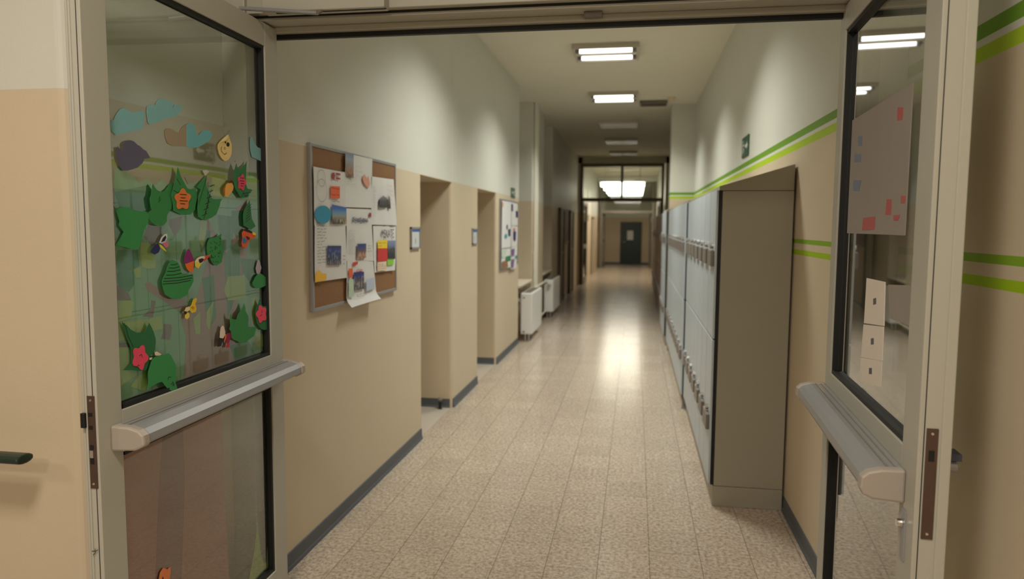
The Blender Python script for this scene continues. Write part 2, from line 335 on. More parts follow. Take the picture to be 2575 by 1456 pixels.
XL, XR, H = -1.557, 0.862, 3.45
DECO = {
 'cloud_a': [(0.9521,1.877),(0.934,1.8796),(0.9283,1.8891),(0.917,1.903),(0.9072,1.9116),(0.8976,1.9166),(0.8868,1.9174),(0.8761,1.9146),(0.8667,1.9116),(0.857,1.9112),(0.837,1.917),(0.8137,1.9223),(0.8022,1.9204),(0.8069,1.8901),(0.8167,1.8703),(0.8685,1.8564),(0.9286,1.8401),(0.9387,1.8441),(0.9473,1.8517),(0.9508,1.8564),(0.9521,1.8684)],
 'cloud_b': [(0.7895,1.9372),(0.774,1.9462),(0.7618,1.9482),(0.7496,1.9492),(0.7446,1.9557),(0.7428,1.9598),(0.7299,1.9686),(0.7234,1.9726),(0.7012,1.9734),(0.6639,1.9708),(0.6664,1.9567),(0.6615,1.9545),(0.6491,1.9683),(0.6134,1.9681),(0.6227,1.9556),(0.6337,1.9419),(0.6426,1.9336),(0.711,1.913),(0.7588,1.8948),(0.7803,1.8891),(0.7875,1.8928),(0.789,1.9038),(0.7919,1.9201)],
 'cloud_tan': [(0.7064,1.8807),(0.6981,1.886),(0.6833,1.8895),(0.6702,1.8883),(0.6604,1.8856),(0.6437,1.8827),(0.63,1.8834),(0.6262,1.8919),(0.6188,1.8999),(0.6062,1.9087),(0.5936,1.9138),(0.594,1.8747),(0.5974,1.8437),(0.6664,1.8373),(0.6956,1.843),(0.7031,1.8539),(0.7064,1.869)],
 'cloud_c': [(0.5936,1.9138),(0.5845,1.9183),(0.5755,1.9199),(0.5648,1.9198),(0.5559,1.9164),(0.5455,1.9054),(0.5435,1.8952),(0.5428,1.887),(0.526,1.889),(0.5142,1.8989),(0.5025,1.9057),(0.487,1.9093),(0.4675,1.9101),(0.452,1.9045),(0.4493,1.8962),(0.4569,1.8867),(0.4713,1.8753),(0.4931,1.8654),(0.528,1.851),(0.5468,1.8459),(0.5689,1.843),(0.5851,1.8425),(0.5974,1.8437)],
 'cloud_d': [(0.1934,1.9152),(0.1859,1.9218),(0.1746,1.9231),(0.1624,1.9019),(0.1355,1.8903),(0.0897,1.8852),(0.083,1.861),(0.0868,1.8358),(0.1821,1.8494),(0.193,1.8747)],
 'cloud_purple': [(0.932,1.8046),(0.9238,1.809),(0.915,1.8028),(0.9053,1.7958),(0.9054,1.8074),(0.9061,1.818),(0.8949,1.8263),(0.8838,1.8303),(0.8713,1.8323),(0.8561,1.8307),(0.8479,1.8262),(0.8396,1.822),(0.8311,1.8207),(0.8171,1.8129),(0.8027,1.8088),(0.7943,1.8002),(0.7859,1.7907),(0.8129,1.7854),(0.8177,1.7785),(0.8224,1.7725),(0.8433,1.7588),(0.8634,1.7527),(0.8887,1.7462),(0.9077,1.7448),(0.9192,1.7528),(0.9311,1.7748),(0.9315,1.7906)],
 'face': [(0.4069,1.8793),(0.3833,1.8949),(0.3528,1.9112),(0.3445,1.9043),(0.3406,1.8958),(0.3305,1.8811),(0.3289,1.8699),(0.3322,1.8468),(0.3416,1.8335),(0.3573,1.8223),(0.3725,1.8172),(0.3912,1.8211),(0.4033,1.8289),(0.4131,1.839),(0.4204,1.8559),(0.4185,1.8692)],
 'face_fold': [(0.4069,1.8793),(0.3833,1.8949),(0.3528,1.9112),(0.3541,1.9021),(0.3666,1.8905),(0.3859,1.8839)],
 'face_eye': [(0.3441,1.8778),(0.3448,1.8753),(0.3464,1.873),(0.3487,1.8711),(0.3517,1.8697),(0.3549,1.869),(0.3581,1.869),(0.3609,1.8698),(0.3631,1.8712),(0.3644,1.8732),(0.3648,1.8755),(0.3642,1.8779),(0.3626,1.8802),(0.3603,1.8822),(0.3573,1.8836),(0.3541,1.8843),(0.3509,1.8843),(0.3481,1.8835),(0.3459,1.8821),(0.3445,1.8801)],
 'face_eye2': [(0.3683,1.8825),(0.369,1.8807),(0.3708,1.8792),(0.3732,1.8784),(0.3755,1.8786),(0.3771,1.8798),(0.3776,1.8815),(0.3769,1.8833),(0.3751,1.8849),(0.3728,1.8856),(0.3705,1.8854),(0.3688,1.8843)],
 'face_smile': [(0.3952,1.8651),(0.401,1.8568),(0.3989,1.8492),(0.39,1.8446),(0.3827,1.8402),(0.3734,1.8411),(0.3654,1.847)],
 'face_nose': [(0.3715,1.8621),(0.3725,1.8601),(0.3751,1.8587),(0.3783,1.8584),(0.3808,1.8593),(0.3816,1.861),(0.3806,1.863),(0.378,1.8644),(0.3748,1.8647),(0.3723,1.8638)],
 'ray1': [(0.3728,1.9348),(0.3664,1.9357),(0.3551,1.9501),(0.3593,1.9507)],
 'ray2': [(0.3527,1.9124),(0.3485,1.9111),(0.3282,1.9267),(0.3325,1.9284)],
 'ray3': [(0.4495,1.8007),(0.4423,1.7995),(0.4443,1.8088),(0.4366,1.8171),(0.4398,1.8179),(0.447,1.8096)],
 'ray4': [(0.3049,1.8196),(0.2982,1.8202),(0.2965,1.8254),(0.301,1.8257)],
 'leaf_a': [(0.9557,1.6485),(0.9497,1.6397),(0.9434,1.6354),(0.9298,1.6402),(0.9128,1.6434),(0.8957,1.6429),(0.8786,1.6368),(0.8503,1.634),(0.8248,1.6333),(0.8145,1.6192),(0.817,1.6085),(0.8194,1.5977),(0.8292,1.5882),(0.8353,1.5788),(0.8439,1.5576),(0.8543,1.5342),(0.8638,1.5251),(0.8816,1.5244),(0.8938,1.5271),(0.9057,1.531),(0.9293,1.535),(0.9525,1.5368),(0.9386,1.5477),(0.9279,1.5589),(0.9168,1.5746),(0.9264,1.5838),(0.9343,1.5928),(0.9319,1.6041),(0.9377,1.6198),(0.9421,1.6287)],
 'leaf_b': [(0.7906,1.7083),(0.7844,1.7159),(0.7755,1.7055),(0.7643,1.6977),(0.7449,1.6937),(0.7289,1.6944),(0.7122,1.7051),(0.6993,1.7157),(0.6907,1.7212),(0.6832,1.7216),(0.6839,1.694),(0.6831,1.6714),(0.6899,1.646),(0.7037,1.6357),(0.7167,1.623),(0.7177,1.6056),(0.7283,1.598),(0.7386,1.5931),(0.7547,1.5906),(0.778,1.593),(0.8004,1.6026),(0.8148,1.6144),(0.8235,1.6238),(0.8101,1.6312),(0.7945,1.6387),(0.7998,1.6458),(0.8013,1.6529),(0.8026,1.6624),(0.804,1.6719),(0.7959,1.6818),(0.792,1.6963)],
 'leaf_c': [(0.661,1.7752),(0.6515,1.7617),(0.642,1.7461),(0.6255,1.7308),(0.6053,1.7113),(0.5839,1.7082),(0.5541,1.7139),(0.5482,1.6844),(0.5568,1.6628),(0.5615,1.6456),(0.5882,1.6282),(0.617,1.6269),(0.6451,1.6273),(0.6854,1.6388),(0.6876,1.6589),(0.696,1.6867),(0.6872,1.7031),(0.6809,1.7195),(0.6695,1.7443)],
 'leaf_d': [(0.4905,1.7606),(0.4981,1.7341),(0.4925,1.7213),(0.4853,1.7086),(0.4742,1.6938),(0.4628,1.6832),(0.4302,1.6831),(0.3966,1.6857),(0.4099,1.6739),(0.4146,1.6625),(0.4411,1.6305),(0.4742,1.619),(0.514,1.6098),(0.5368,1.614),(0.5553,1.6223),(0.5575,1.65),(0.5504,1.6715),(0.548,1.6886),(0.5317,1.7107),(0.5539,1.7181),(0.5145,1.746)],
 'leaf_e': [(0.3116,1.8146),(0.3032,1.8023),(0.2992,1.7914),(0.2664,1.8042),(0.2395,1.8183),(0.2274,1.8303),(0.2341,1.7924),(0.241,1.7489),(0.2276,1.7295),(0.1838,1.7268),(0.214,1.7118),(0.2244,1.6969),(0.2812,1.6923),(0.2989,1.7057),(0.325,1.7255),(0.3345,1.7481),(0.3291,1.7854)],
 'leaf_f': [(0.2152,1.6875),(0.2085,1.6634),(0.2056,1.644),(0.2009,1.6197),(0.1704,1.5903),(0.2107,1.578),(0.2675,1.5927),(0.2704,1.6285),(0.2631,1.6453),(0.2452,1.6625)],
 'leaf_g': [(0.4154,1.5654),(0.4205,1.5496),(0.4115,1.5267),(0.4081,1.4946),(0.4206,1.4655),(0.4502,1.4557),(0.4742,1.4637),(0.5005,1.4959),(0.5033,1.518),(0.4983,1.5376),(0.4857,1.5506),(0.4534,1.5523)],
 'leaf_h': [(0.702,1.488),(0.6766,1.479),(0.6693,1.4688),(0.6646,1.4587),(0.6621,1.4427),(0.6323,1.436),(0.6012,1.4368),(0.6003,1.4143),(0.6137,1.399),(0.628,1.3881),(0.6357,1.3726),(0.6698,1.3639),(0.6959,1.3645),(0.7212,1.3708),(0.7456,1.3828),(0.7521,1.3987),(0.7561,1.4144),(0.7567,1.4258),(0.7454,1.4403),(0.7355,1.4512),(0.7299,1.4624),(0.7217,1.4754)],
 'leaf_i': [(0.9372,1.3247),(0.9265,1.3156),(0.9173,1.3113),(0.9008,1.2967),(0.878,1.2856),(0.846,1.2809),(0.8351,1.2927),(0.8239,1.3072),(0.8142,1.2939),(0.8046,1.2777),(0.7979,1.2604),(0.7956,1.2491),(0.7992,1.2224),(0.8147,1.2115),(0.8256,1.2053),(0.8308,1.1874),(0.8401,1.169),(0.8725,1.1727),(0.9037,1.1815),(0.9322,1.1863),(0.9184,1.1934),(0.9045,1.1999),(0.9015,1.2189),(0.9038,1.2453),(0.9142,1.2651),(0.9211,1.279),(0.931,1.3035)],
 'leaf_j': [(0.8222,1.1912),(0.8155,1.1981),(0.8047,1.2021),(0.7831,1.2019),(0.7656,1.2015),(0.7433,1.2024),(0.7325,1.1929),(0.7263,1.1819),(0.72,1.1709),(0.7137,1.1598),(0.7134,1.1483),(0.7149,1.1372),(0.7211,1.11),(0.7132,1.0855),(0.7088,1.063),(0.7364,1.0821),(0.7625,1.0992),(0.7729,1.1113),(0.7811,1.1214),(0.792,1.1223),(0.805,1.121),(0.8306,1.117),(0.8476,1.1113),(0.8427,1.1251),(0.8398,1.1379),(0.841,1.1543),(0.8383,1.1646)],
 'leaf_k': [(0.2807,1.308),(0.2732,1.2916),(0.2711,1.2786),(0.2552,1.2624),(0.2499,1.2546),(0.2476,1.2442),(0.2511,1.2303),(0.249,1.2162),(0.2178,1.2108),(0.1875,1.2078),(0.1923,1.1932),(0.205,1.1744),(0.2313,1.1697),(0.2543,1.1645),(0.2602,1.1597),(0.3097,1.1641),(0.3307,1.1751),(0.3515,1.1825),(0.3693,1.1908),(0.3738,1.2052),(0.3758,1.2165),(0.3881,1.2265),(0.3808,1.2392),(0.386,1.2672),(0.3801,1.2829),(0.3724,1.2628),(0.353,1.2576),(0.3373,1.2556),(0.3258,1.2737),(0.3037,1.2851)],
 'leaf_l': [(0.1629,1.3105),(0.1517,1.2945),(0.1402,1.2814),(0.1125,1.2799),(0.0875,1.2787),(0.0561,1.2676),(0.0303,1.2632),(0.0535,1.2535),(0.08,1.2352),(0.0934,1.2217),(0.0972,1.207),(0.0902,1.1939),(0.0793,1.1826),(0.1075,1.1872),(0.1354,1.1881),(0.1593,1.1974),(0.1822,1.2183),(0.1874,1.2337),(0.1926,1.249),(0.1947,1.2668),(0.185,1.2833),(0.1696,1.2964)],
 'leaf_m': [(0.1977,1.3866),(0.1884,1.3976),(0.1733,1.4053),(0.1492,1.4096),(0.1314,1.4025),(0.1135,1.3924),(0.0887,1.3892),(0.0619,1.3934),(0.073,1.3881),(0.089,1.3832),(0.1019,1.3736),(0.115,1.3596),(0.1458,1.3547),(0.1757,1.3543),(0.1931,1.3601),(0.2055,1.3684),(0.2085,1.3787)],
 'flower_orange': [(0.5927,1.6764),(0.5984,1.6719),(0.602,1.6681),(0.6026,1.6636),(0.602,1.6579),(0.6032,1.6517),(0.608,1.6468),(0.6157,1.645),(0.624,1.6461),(0.6312,1.6483),(0.6369,1.6493),(0.6428,1.6481),(0.65,1.6456),(0.6583,1.6441),(0.6655,1.6455),(0.6696,1.6499),(0.6701,1.6559),(0.6689,1.6616),(0.669,1.6659),(0.672,1.6694),(0.6769,1.6733),(0.6807,1.6784),(0.6806,1.6839),(0.6758,1.6885),(0.6682,1.6913),(0.6606,1.6927),(0.6549,1.6945),(0.651,1.698),(0.6469,1.7031),(0.641,1.708),(0.6336,1.7102),(0.6263,1.7087),(0.6209,1.7044),(0.6172,1.6996),(0.6135,1.6964),(0.6079,1.695),(0.6,1.6942),(0.5921,1.692),(0.5874,1.6877),(0.5879,1.682)],
 'flower_e': [(0.2401,1.7514),(0.2432,1.7466),(0.2482,1.7429),(0.2528,1.7401),(0.2554,1.7371),(0.2566,1.7328),(0.258,1.7275),(0.2612,1.7227),(0.2662,1.7202),(0.2719,1.7209),(0.2769,1.7236),(0.2808,1.7263),(0.2846,1.7273),(0.2894,1.7266),(0.2953,1.7256),(0.301,1.7263),(0.3046,1.7296),(0.3051,1.7346),(0.3033,1.7398),(0.3013,1.7442),(0.301,1.7478),(0.3028,1.7515),(0.305,1.7561),(0.3055,1.7613),(0.3028,1.7657),(0.2976,1.7683),(0.2915,1.7689),(0.2864,1.769),(0.2824,1.7703),(0.2788,1.7735),(0.2742,1.7774),(0.2687,1.78),(0.2633,1.7796),(0.2594,1.7761),(0.2575,1.7712),(0.2563,1.7668),(0.2541,1.7639),(0.2499,1.7621),(0.2447,1.7599),(0.2407,1.7562)],
 'flower_i': [(0.8321,1.2051),(0.8333,1.1993),(0.8378,1.1953),(0.8435,1.1932),(0.848,1.1914),(0.8506,1.1883),(0.8523,1.1831),(0.8549,1.1773),(0.8593,1.1735),(0.8649,1.1737),(0.8702,1.1775),(0.8744,1.1827),(0.8778,1.1869),(0.8816,1.1889),(0.8869,1.1897),(0.8929,1.1911),(0.898,1.1948),(0.9001,1.2005),(0.8991,1.2066),(0.8962,1.2119),(0.8939,1.2162),(0.8938,1.2206),(0.8953,1.2261),(0.8965,1.2326),(0.8954,1.2386),(0.8913,1.2421),(0.8854,1.2423),(0.8795,1.2406),(0.8748,1.2391),(0.8708,1.2399),(0.8665,1.2428),(0.8611,1.2455),(0.8551,1.2457),(0.8502,1.2422),(0.8476,1.2361),(0.8468,1.2295),(0.8461,1.2242),(0.8437,1.2202),(0.8394,1.2163),(0.8346,1.2112)],
 'flower_l': [(0.1248,1.2497),(0.1234,1.2452),(0.1209,1.2394),(0.1198,1.233),(0.1222,1.2279),(0.1278,1.2255),(0.1349,1.2258),(0.1411,1.2272),(0.1459,1.2273),(0.1501,1.2252),(0.1551,1.2218),(0.1612,1.2195),(0.1674,1.2205),(0.1721,1.2248),(0.1745,1.2309),(0.1755,1.2366),(0.1773,1.2408),(0.1811,1.2439),(0.1865,1.2474),(0.1912,1.2522),(0.1927,1.2578),(0.1902,1.2628),(0.1849,1.2663),(0.1794,1.2685),(0.1758,1.271),(0.1741,1.2752),(0.1726,1.2808),(0.1694,1.2861),(0.1642,1.2887),(0.1579,1.2877),(0.1522,1.2838),(0.1477,1.2795),(0.1436,1.2769),(0.1385,1.2763),(0.132,1.2763),(0.1251,1.2748),(0.1202,1.2707),(0.1189,1.2649),(0.1208,1.2589),(0.1236,1.2539)],
 'bf1_pur': [(0.636,1.491),(0.6285,1.5047),(0.6212,1.5145),(0.6106,1.519),(0.5976,1.5036),(0.5879,1.489),(0.5842,1.4786),(0.6304,1.4708),(0.6382,1.4772)],
 'bf1_or': [(0.6338,1.4709),(0.5842,1.4786),(0.588,1.4604),(0.5941,1.4392),(0.6056,1.4452),(0.6179,1.4487),(0.6276,1.4586)],
 'bf1_wh': [(0.58,1.4764),(0.5681,1.4861),(0.5483,1.4915),(0.5151,1.4922),(0.4863,1.4945),(0.5042,1.4855),(0.5294,1.4752),(0.5499,1.4625),(0.5649,1.453),(0.5787,1.4612)],
 'bf1_bl': [(0.5597,1.4824),(0.5414,1.485),(0.5305,1.4824),(0.5384,1.4732),(0.5531,1.4697),(0.5601,1.4754)],
 'bf1_ye': [(0.5801,1.4752),(0.5638,1.4736),(0.5475,1.4665),(0.5649,1.4522),(0.5788,1.4599)],
 'bf1_red': [(0.5286,1.4907),(0.4863,1.4945),(0.5042,1.4855),(0.5295,1.474),(0.5344,1.4784),(0.5191,1.4874)],
 'bf2_blue': [(0.7687,1.5395),(0.7845,1.5351),(0.8006,1.5209),(0.804,1.514),(0.7861,1.5068),(0.7671,1.5119),(0.7582,1.5235)],
 'bf2_wh': [(0.7635,1.5413),(0.7519,1.5568),(0.7354,1.5665),(0.7237,1.5672),(0.723,1.5564),(0.7335,1.5426),(0.7498,1.5382)],
 'bf2_dk': [(0.7546,1.5431),(0.7457,1.5547),(0.7324,1.5625),(0.7295,1.5565),(0.7378,1.5459)],
 'bf2_pk': [(0.7497,1.539),(0.7269,1.5445),(0.7188,1.5383),(0.7213,1.5284),(0.7344,1.5259)],
 'bf2_ye': [(0.7657,1.5362),(0.7564,1.5344),(0.7411,1.5229),(0.7306,1.5138),(0.7445,1.5183),(0.7599,1.5274)],
 'bf3_or': [(0.2782,1.5664),(0.2587,1.5797),(0.2302,1.5767),(0.2014,1.5682),(0.1718,1.5605),(0.1775,1.5482),(0.2124,1.5438),(0.2375,1.5272),(0.2479,1.5105),(0.276,1.5161),(0.2819,1.5282),(0.2745,1.5472)],
 'bf3_blu': [(0.2742,1.552),(0.2556,1.5469),(0.2419,1.5346),(0.2594,1.5277),(0.2781,1.5306)],
 'bf3_blk': [(0.2684,1.5759),(0.2511,1.5816),(0.2206,1.5756),(0.1965,1.5667),(0.2114,1.5648),(0.2449,1.5709)],
 'bf3_ye': [(0.2033,1.5697),(0.1816,1.5655),(0.1761,1.5556),(0.1999,1.5583)],
 'bf3_dk': [(0.2524,1.5541),(0.2315,1.5514),(0.2221,1.544),(0.2398,1.5394)],
 'bf4_wh': [(0.4466,1.2053),(0.4432,1.2235),(0.4375,1.2388),(0.4273,1.2449),(0.4176,1.2401),(0.412,1.2244),(0.4116,1.2108),(0.4247,1.1993)],
 'bf4_blk': [(0.4479,1.2269),(0.4414,1.2099),(0.437,1.2011),(0.4198,1.1972),(0.4329,1.1843),(0.4383,1.1744),(0.4603,1.1754),(0.4568,1.1962)],
 'bf4_mag': [(0.4092,1.2105),(0.3913,1.2133),(0.3734,1.2121),(0.3608,1.2061),(0.3639,1.1955),(0.377,1.192),(0.3855,1.1768),(0.4008,1.1765),(0.4078,1.1885)],
 'bf4_red': [(0.4114,1.1673),(0.3983,1.1761),(0.383,1.1764),(0.3862,1.1632),(0.399,1.162)],
 'bf4_or': [(0.4115,1.2135),(0.4042,1.2097),(0.4074,1.1966),(0.4181,1.1833),(0.4218,1.188),(0.4147,1.2004)],
 'bf5_wh': [(0.6467,1.3214),(0.638,1.3317),(0.6186,1.3332),(0.6165,1.322),(0.6319,1.3176)],
 'bf5_ye': [(0.6231,1.3268),(0.6066,1.3372),(0.5952,1.3533),(0.5808,1.3572),(0.5739,1.3524),(0.5854,1.337),(0.5791,1.3219),(0.5832,1.312),(0.6045,1.3104),(0.6146,1.3177)],
 'bf5_blk': [(0.6508,1.3198),(0.6385,1.3225),(0.6356,1.3128),(0.6459,1.31)],
 'bf5_y2': [(0.6426,1.3088),(0.6252,1.3148),(0.6186,1.3079),(0.6205,1.298),(0.6332,1.2935),(0.6432,1.2988)],
 'bf5_b2': [(0.6119,1.3296),(0.5998,1.3324),(0.591,1.3265),(0.5983,1.3207)],
 'bf6': [(0.377,1.7365),(0.3549,1.746),(0.3373,1.7457),(0.3264,1.7324),(0.3325,1.7182),(0.3526,1.7034),(0.3749,1.692),(0.3874,1.6997),(0.3846,1.7202)],
 'bf6_hd': [(0.3638,1.7418),(0.3501,1.7527),(0.3343,1.7518),(0.3374,1.7443)],
 'bf6_rd': [(0.3931,1.7221),(0.377,1.7365),(0.3846,1.7202),(0.3857,1.6997),(0.3939,1.7062)],
 'scrap1': [(0.7997,1.2143),(0.7889,1.2152),(0.7656,1.2029),(0.7767,1.2007),(0.796,1.2041)],
 'scrap2': [(0.8237,1.2023),(0.8111,1.2014),(0.8156,1.1954),(0.824,1.1964)],
 'lilac': [(0.178,1.431),(0.1652,1.4543),(0.1521,1.4633),(0.1429,1.4484),(0.1338,1.4309),(0.1498,1.4076),(0.1712,1.4114)],
 'white_tip': [(0.5169,1.7738),(0.4974,1.7774),(0.478,1.7736),(0.5023,1.7576)],
 'mural': [(0.9268,1.7478),(0.9002,1.7608),(0.8513,1.7367),(0.8266,1.7133),(0.7808,1.7299),(0.7542,1.7079),(0.7144,1.7341),(0.676,1.712),(0.6332,1.7454),(0.5806,1.7298),(0.5127,1.7403),(0.4666,1.7231),(0.4157,1.7598),(0.3266,1.7375),(0.2568,1.7631),(0.1688,1.7835),(0.0927,1.7658),(0.0469,1.8539),(0.0242,1.7778),(0.0225,1.3815),(0.0091,1.0796),(0.3999,1.0796),(0.7216,1.0765),(0.9472,1.0766),(0.9352,1.3342),(0.9318,1.5562)],
 'light0': [(0.8256,1.5452),(0.7943,1.5397),(0.7764,1.5197),(0.7626,1.4897),(0.762,1.4649),(0.8024,1.4648),(0.8278,1.4758),(0.833,1.512)],
 'light1': [(0.8646,1.466),(0.8279,1.4734),(0.8335,1.4402),(0.8552,1.4417)],
 'light2': [(0.9349,1.3822),(0.8802,1.3792),(0.869,1.3703),(0.8831,1.3301),(0.9365,1.3228)],
 'light3': [(0.9365,1.324),(0.8033,1.3148),(0.7428,1.3183),(0.7384,1.2787),(0.7971,1.276),(0.8867,1.268),(0.9396,1.271)],
 'light4': [(0.9407,1.2533),(0.8882,1.242),(0.8748,1.2029),(0.9073,1.1802),(0.8613,1.1604),(0.9436,1.1411)],
 'light5': [(0.8986,1.1312),(0.8617,1.1551),(0.8162,1.1622),(0.8231,1.1146),(0.8361,1.1039)],
 'light6': [(0.3565,1.4116),(0.2392,1.4093),(0.232,1.3284),(0.3089,1.3217),(0.3608,1.3269),(0.3842,1.3646)],
 'light7': [(0.5792,1.2857),(0.5364,1.306),(0.5381,1.2315),(0.5645,1.2354)],
 'light8': [(0.4981,1.3016),(0.4542,1.3336),(0.467,1.2715),(0.4877,1.2347),(0.5003,1.26)],
 'light9': [(0.1636,1.1885),(0.0977,1.1669),(0.1061,1.1195),(0.1549,1.1215),(0.1773,1.1489)],
 'light10': [(0.1925,1.3188),(0.1452,1.3231),(0.1623,1.2151),(0.1976,1.2139)],
 'light11': [(0.4414,1.7596),(0.2972,1.7504),(0.3617,1.6915),(0.4366,1.6976)],
 'light12': [(0.5175,1.6122),(0.479,1.607),(0.4859,1.5684),(0.508,1.5193),(0.5308,1.5417)],
 'dark0': [(0.9305,1.684),(0.773,1.7143),(0.7689,1.6797),(0.7835,1.6366),(0.9093,1.6376)],
 'dark1': [(0.2691,1.4729),(0.1483,1.4629),(0.1523,1.3808),(0.1912,1.3717),(0.2537,1.421)],
 'dark2': [(0.3203,1.6464),(0.233,1.6482),(0.2421,1.5611),(0.2895,1.5425),(0.319,1.5854)],
 'dark3': [(0.9266,1.5245),(0.8398,1.5217),(0.8351,1.4762),(0.8646,1.466),(0.9239,1.458),(0.9342,1.4815)],
 'dark4': [(0.9319,1.4627),(0.8637,1.4611),(0.8621,1.4219),(0.8865,1.4032),(0.9305,1.4248)],
 'dark5': [(0.519,1.5005),(0.4638,1.5499),(0.4548,1.5754),(0.4928,1.5757),(0.525,1.5258)],
 'dark6': [(0.5184,1.4164),(0.4456,1.425),(0.4411,1.2725),(0.4922,1.2379)],
 'dark7': [(0.3787,1.491),(0.2676,1.5452),(0.2764,1.37),(0.3641,1.2629)],
 'dark8': [(0.4099,1.6302),(0.2915,1.6249),(0.3243,1.5176),(0.3993,1.4918)],
 'dark9': [(0.3559,1.1609),(0.2343,1.1713),(0.1725,1.0766),(0.3196,1.0666)],
 'brown0': [(0.6379,1.0797),(0.6166,1.2295),(0.6431,1.2977),(0.6325,1.335),(0.5817,1.3032),(0.5314,1.3907),(0.4738,1.4946),(0.5254,1.589),(0.4835,1.6291),(0.3876,1.5193),(0.2786,1.6611),(0.1969,1.6929),(0.213,1.4847),(0.2961,1.3131),(0.2859,1.1791),(0.258,1.047),(0.4527,1.0507)],
 'brown1': [(0.8138,1.4207),(0.7968,1.4275),(0.768,1.4117),(0.73,1.3892),(0.6951,1.3663),(0.6099,1.3551),(0.612,1.3171),(0.6692,1.3295),(0.7314,1.3643),(0.7781,1.3853),(0.8065,1.4041)],
 'brown2': [(0.9342,1.4251),(0.9048,1.4176),(0.8868,1.398),(0.8765,1.3763),(0.9106,1.3823),(0.9366,1.3849)],
 'brown3': [(0.7875,1.3699),(0.7664,1.3651),(0.782,1.3176),(0.8315,1.3264),(0.7932,1.3434)],
 'brown4': [(0.731,1.2917),(0.695,1.2841),(0.6911,1.2722),(0.7023,1.2368),(0.7469,1.2465),(0.7368,1.2673)],
 'brown5': [(0.7872,1.5977),(0.7254,1.588),(0.7319,1.5432),(0.7757,1.5319),(0.8119,1.5593)],
 'brown6': [(0.6875,1.6107),(0.6187,1.6217),(0.6296,1.5827),(0.6611,1.5571),(0.6883,1.5955)],
 'brown7': [(0.9399,1.2659),(0.8873,1.2576),(0.8842,1.244),(0.937,1.2527)],
 'trunk_low': [(0.9615,1.0007),(0.6853,0.9912),(0.4228,0.9873),(0.4195,0.6976),(0.4018,0.3108),(0.3989,0.1518),(0.9923,0.4818)],
 'trunk_dark': [(0.7556,1.0033),(0.6529,1.0024),(0.65,0.7779),(0.7012,0.3199),(0.8291,0.3911),(0.7887,0.7635)],
 'blade1': [(0.277,0.1794),(0.2211,0.3273),(0.1879,0.4331),(0.1686,0.3033),(0.129,0.1023)],
 'blade2': [(0.1801,0.1289),(0.1222,0.2489),(0.081,0.3388),(0.0707,0.1909),(0.0794,0.0764)],
 'orange_low': [(0.823,0.5034),(0.8095,0.5346),(0.7934,0.5421),(0.7742,0.5277),(0.7579,0.5277),(0.7589,0.51),(0.7689,0.4762)],
 'orange_low_b': [(0.8116,0.4977),(0.7987,0.5167),(0.7885,0.4861)],
 'ink_mark': [(1.109,0.715),(1.0862,0.7022),(1.101,0.7025),(1.1045,0.7173)],
 'p1': [(3.3142,1.875),(3.7078,1.8755),(3.7102,1.5918),(3.3211,1.5916)],
 'p2': [(3.3211,1.5916),(3.7017,1.5918),(3.7095,1.3139),(3.3132,1.3188)],
 'p3': [(3.7062,1.9774),(4.1206,1.9831),(4.1095,1.879),(4.0879,1.6959),(3.7067,1.6918)],
 'p4': [(4.0992,1.8798),(4.4999,1.8874),(4.5429,1.5956),(4.0934,1.5994)],
 'p5': [(3.7134,1.6854),(4.0877,1.6886),(4.1098,1.5936),(4.1207,1.386),(3.7126,1.405)],
 'p6': [(3.7126,1.405),(4.1168,1.3974),(4.1262,1.2063),(4.1568,1.1582),(3.7042,1.1534)],
 'p7': [(4.1097,1.5921),(4.5378,1.5924),(4.5066,1.3073),(4.1397,1.314)],
 'p1_shield': [(3.5339,1.861),(3.5637,1.8632),(3.5627,1.8364),(3.5481,1.8215),(3.5345,1.8345)],
 'p1_flag1': [(3.5795,1.8637),(3.6359,1.8638),(3.6355,1.854),(3.5791,1.854)],
 'p1_flag2': [(3.5787,1.8412),(3.6351,1.841),(3.6348,1.8319),(3.5784,1.8323)],
 'p1_orange': [(3.5114,1.7922),(3.6286,1.7965),(3.6248,1.7333),(3.5122,1.7311)],
 'p1_circle': [(3.5139,1.6488),(3.5109,1.6386),(3.5031,1.6289),(3.4907,1.6202),(3.4746,1.6129),(3.4555,1.6074),(3.4346,1.604),(3.4129,1.6028),(3.3916,1.6038),(3.3716,1.607),(3.354,1.6121),(3.3395,1.6189),(3.3288,1.6271),(3.3223,1.6362),(3.3204,1.6458),(3.3231,1.6555),(3.3302,1.6648),(3.3416,1.6733),(3.3566,1.6805),(3.3746,1.6862),(3.3948,1.69),(3.4163,1.6917),(3.4378,1.6912),(3.4585,1.6885),(3.4772,1.6836),(3.4928,1.6768),(3.5045,1.6684),(3.5117,1.659)],
 'p1_photo': [(3.5265,1.6999),(3.7101,1.6899),(3.7055,1.6032),(3.523,1.6025)],
 'p2_photo': [(3.4623,1.4923),(3.6344,1.4879),(3.6309,1.3876),(3.4617,1.3945)],
 'p2_yellow': [(3.3119,1.3567),(3.358,1.3784),(3.3934,1.3576),(3.4451,1.3531),(3.441,1.323),(3.3132,1.3188)],
 'p3_photo': [(3.7061,1.9761),(3.8228,1.9807),(3.815,1.8513),(3.7155,1.8515)],
 'p3_heart': [(3.9483,1.8578),(3.9838,1.8848),(4.0124,1.8619),(4.0466,1.8784),(4.0674,1.8329),(4.0345,1.806),(3.9725,1.8311)],
 'p4_photo': [(4.2037,1.7025),(4.2159,1.7553),(4.2824,1.7767),(4.3386,1.7637),(4.3417,1.7036)],
 'p4_photo2': [(4.3666,1.7802),(4.4014,1.7739),(4.4138,1.6999),(4.3716,1.6989)],
 'p5_head': [(3.7811,1.6272),(4.036,1.6513)],
 'p5_red': [(4.0526,1.6675),(4.083,1.6681),(4.0823,1.6432),(4.0518,1.6428)],
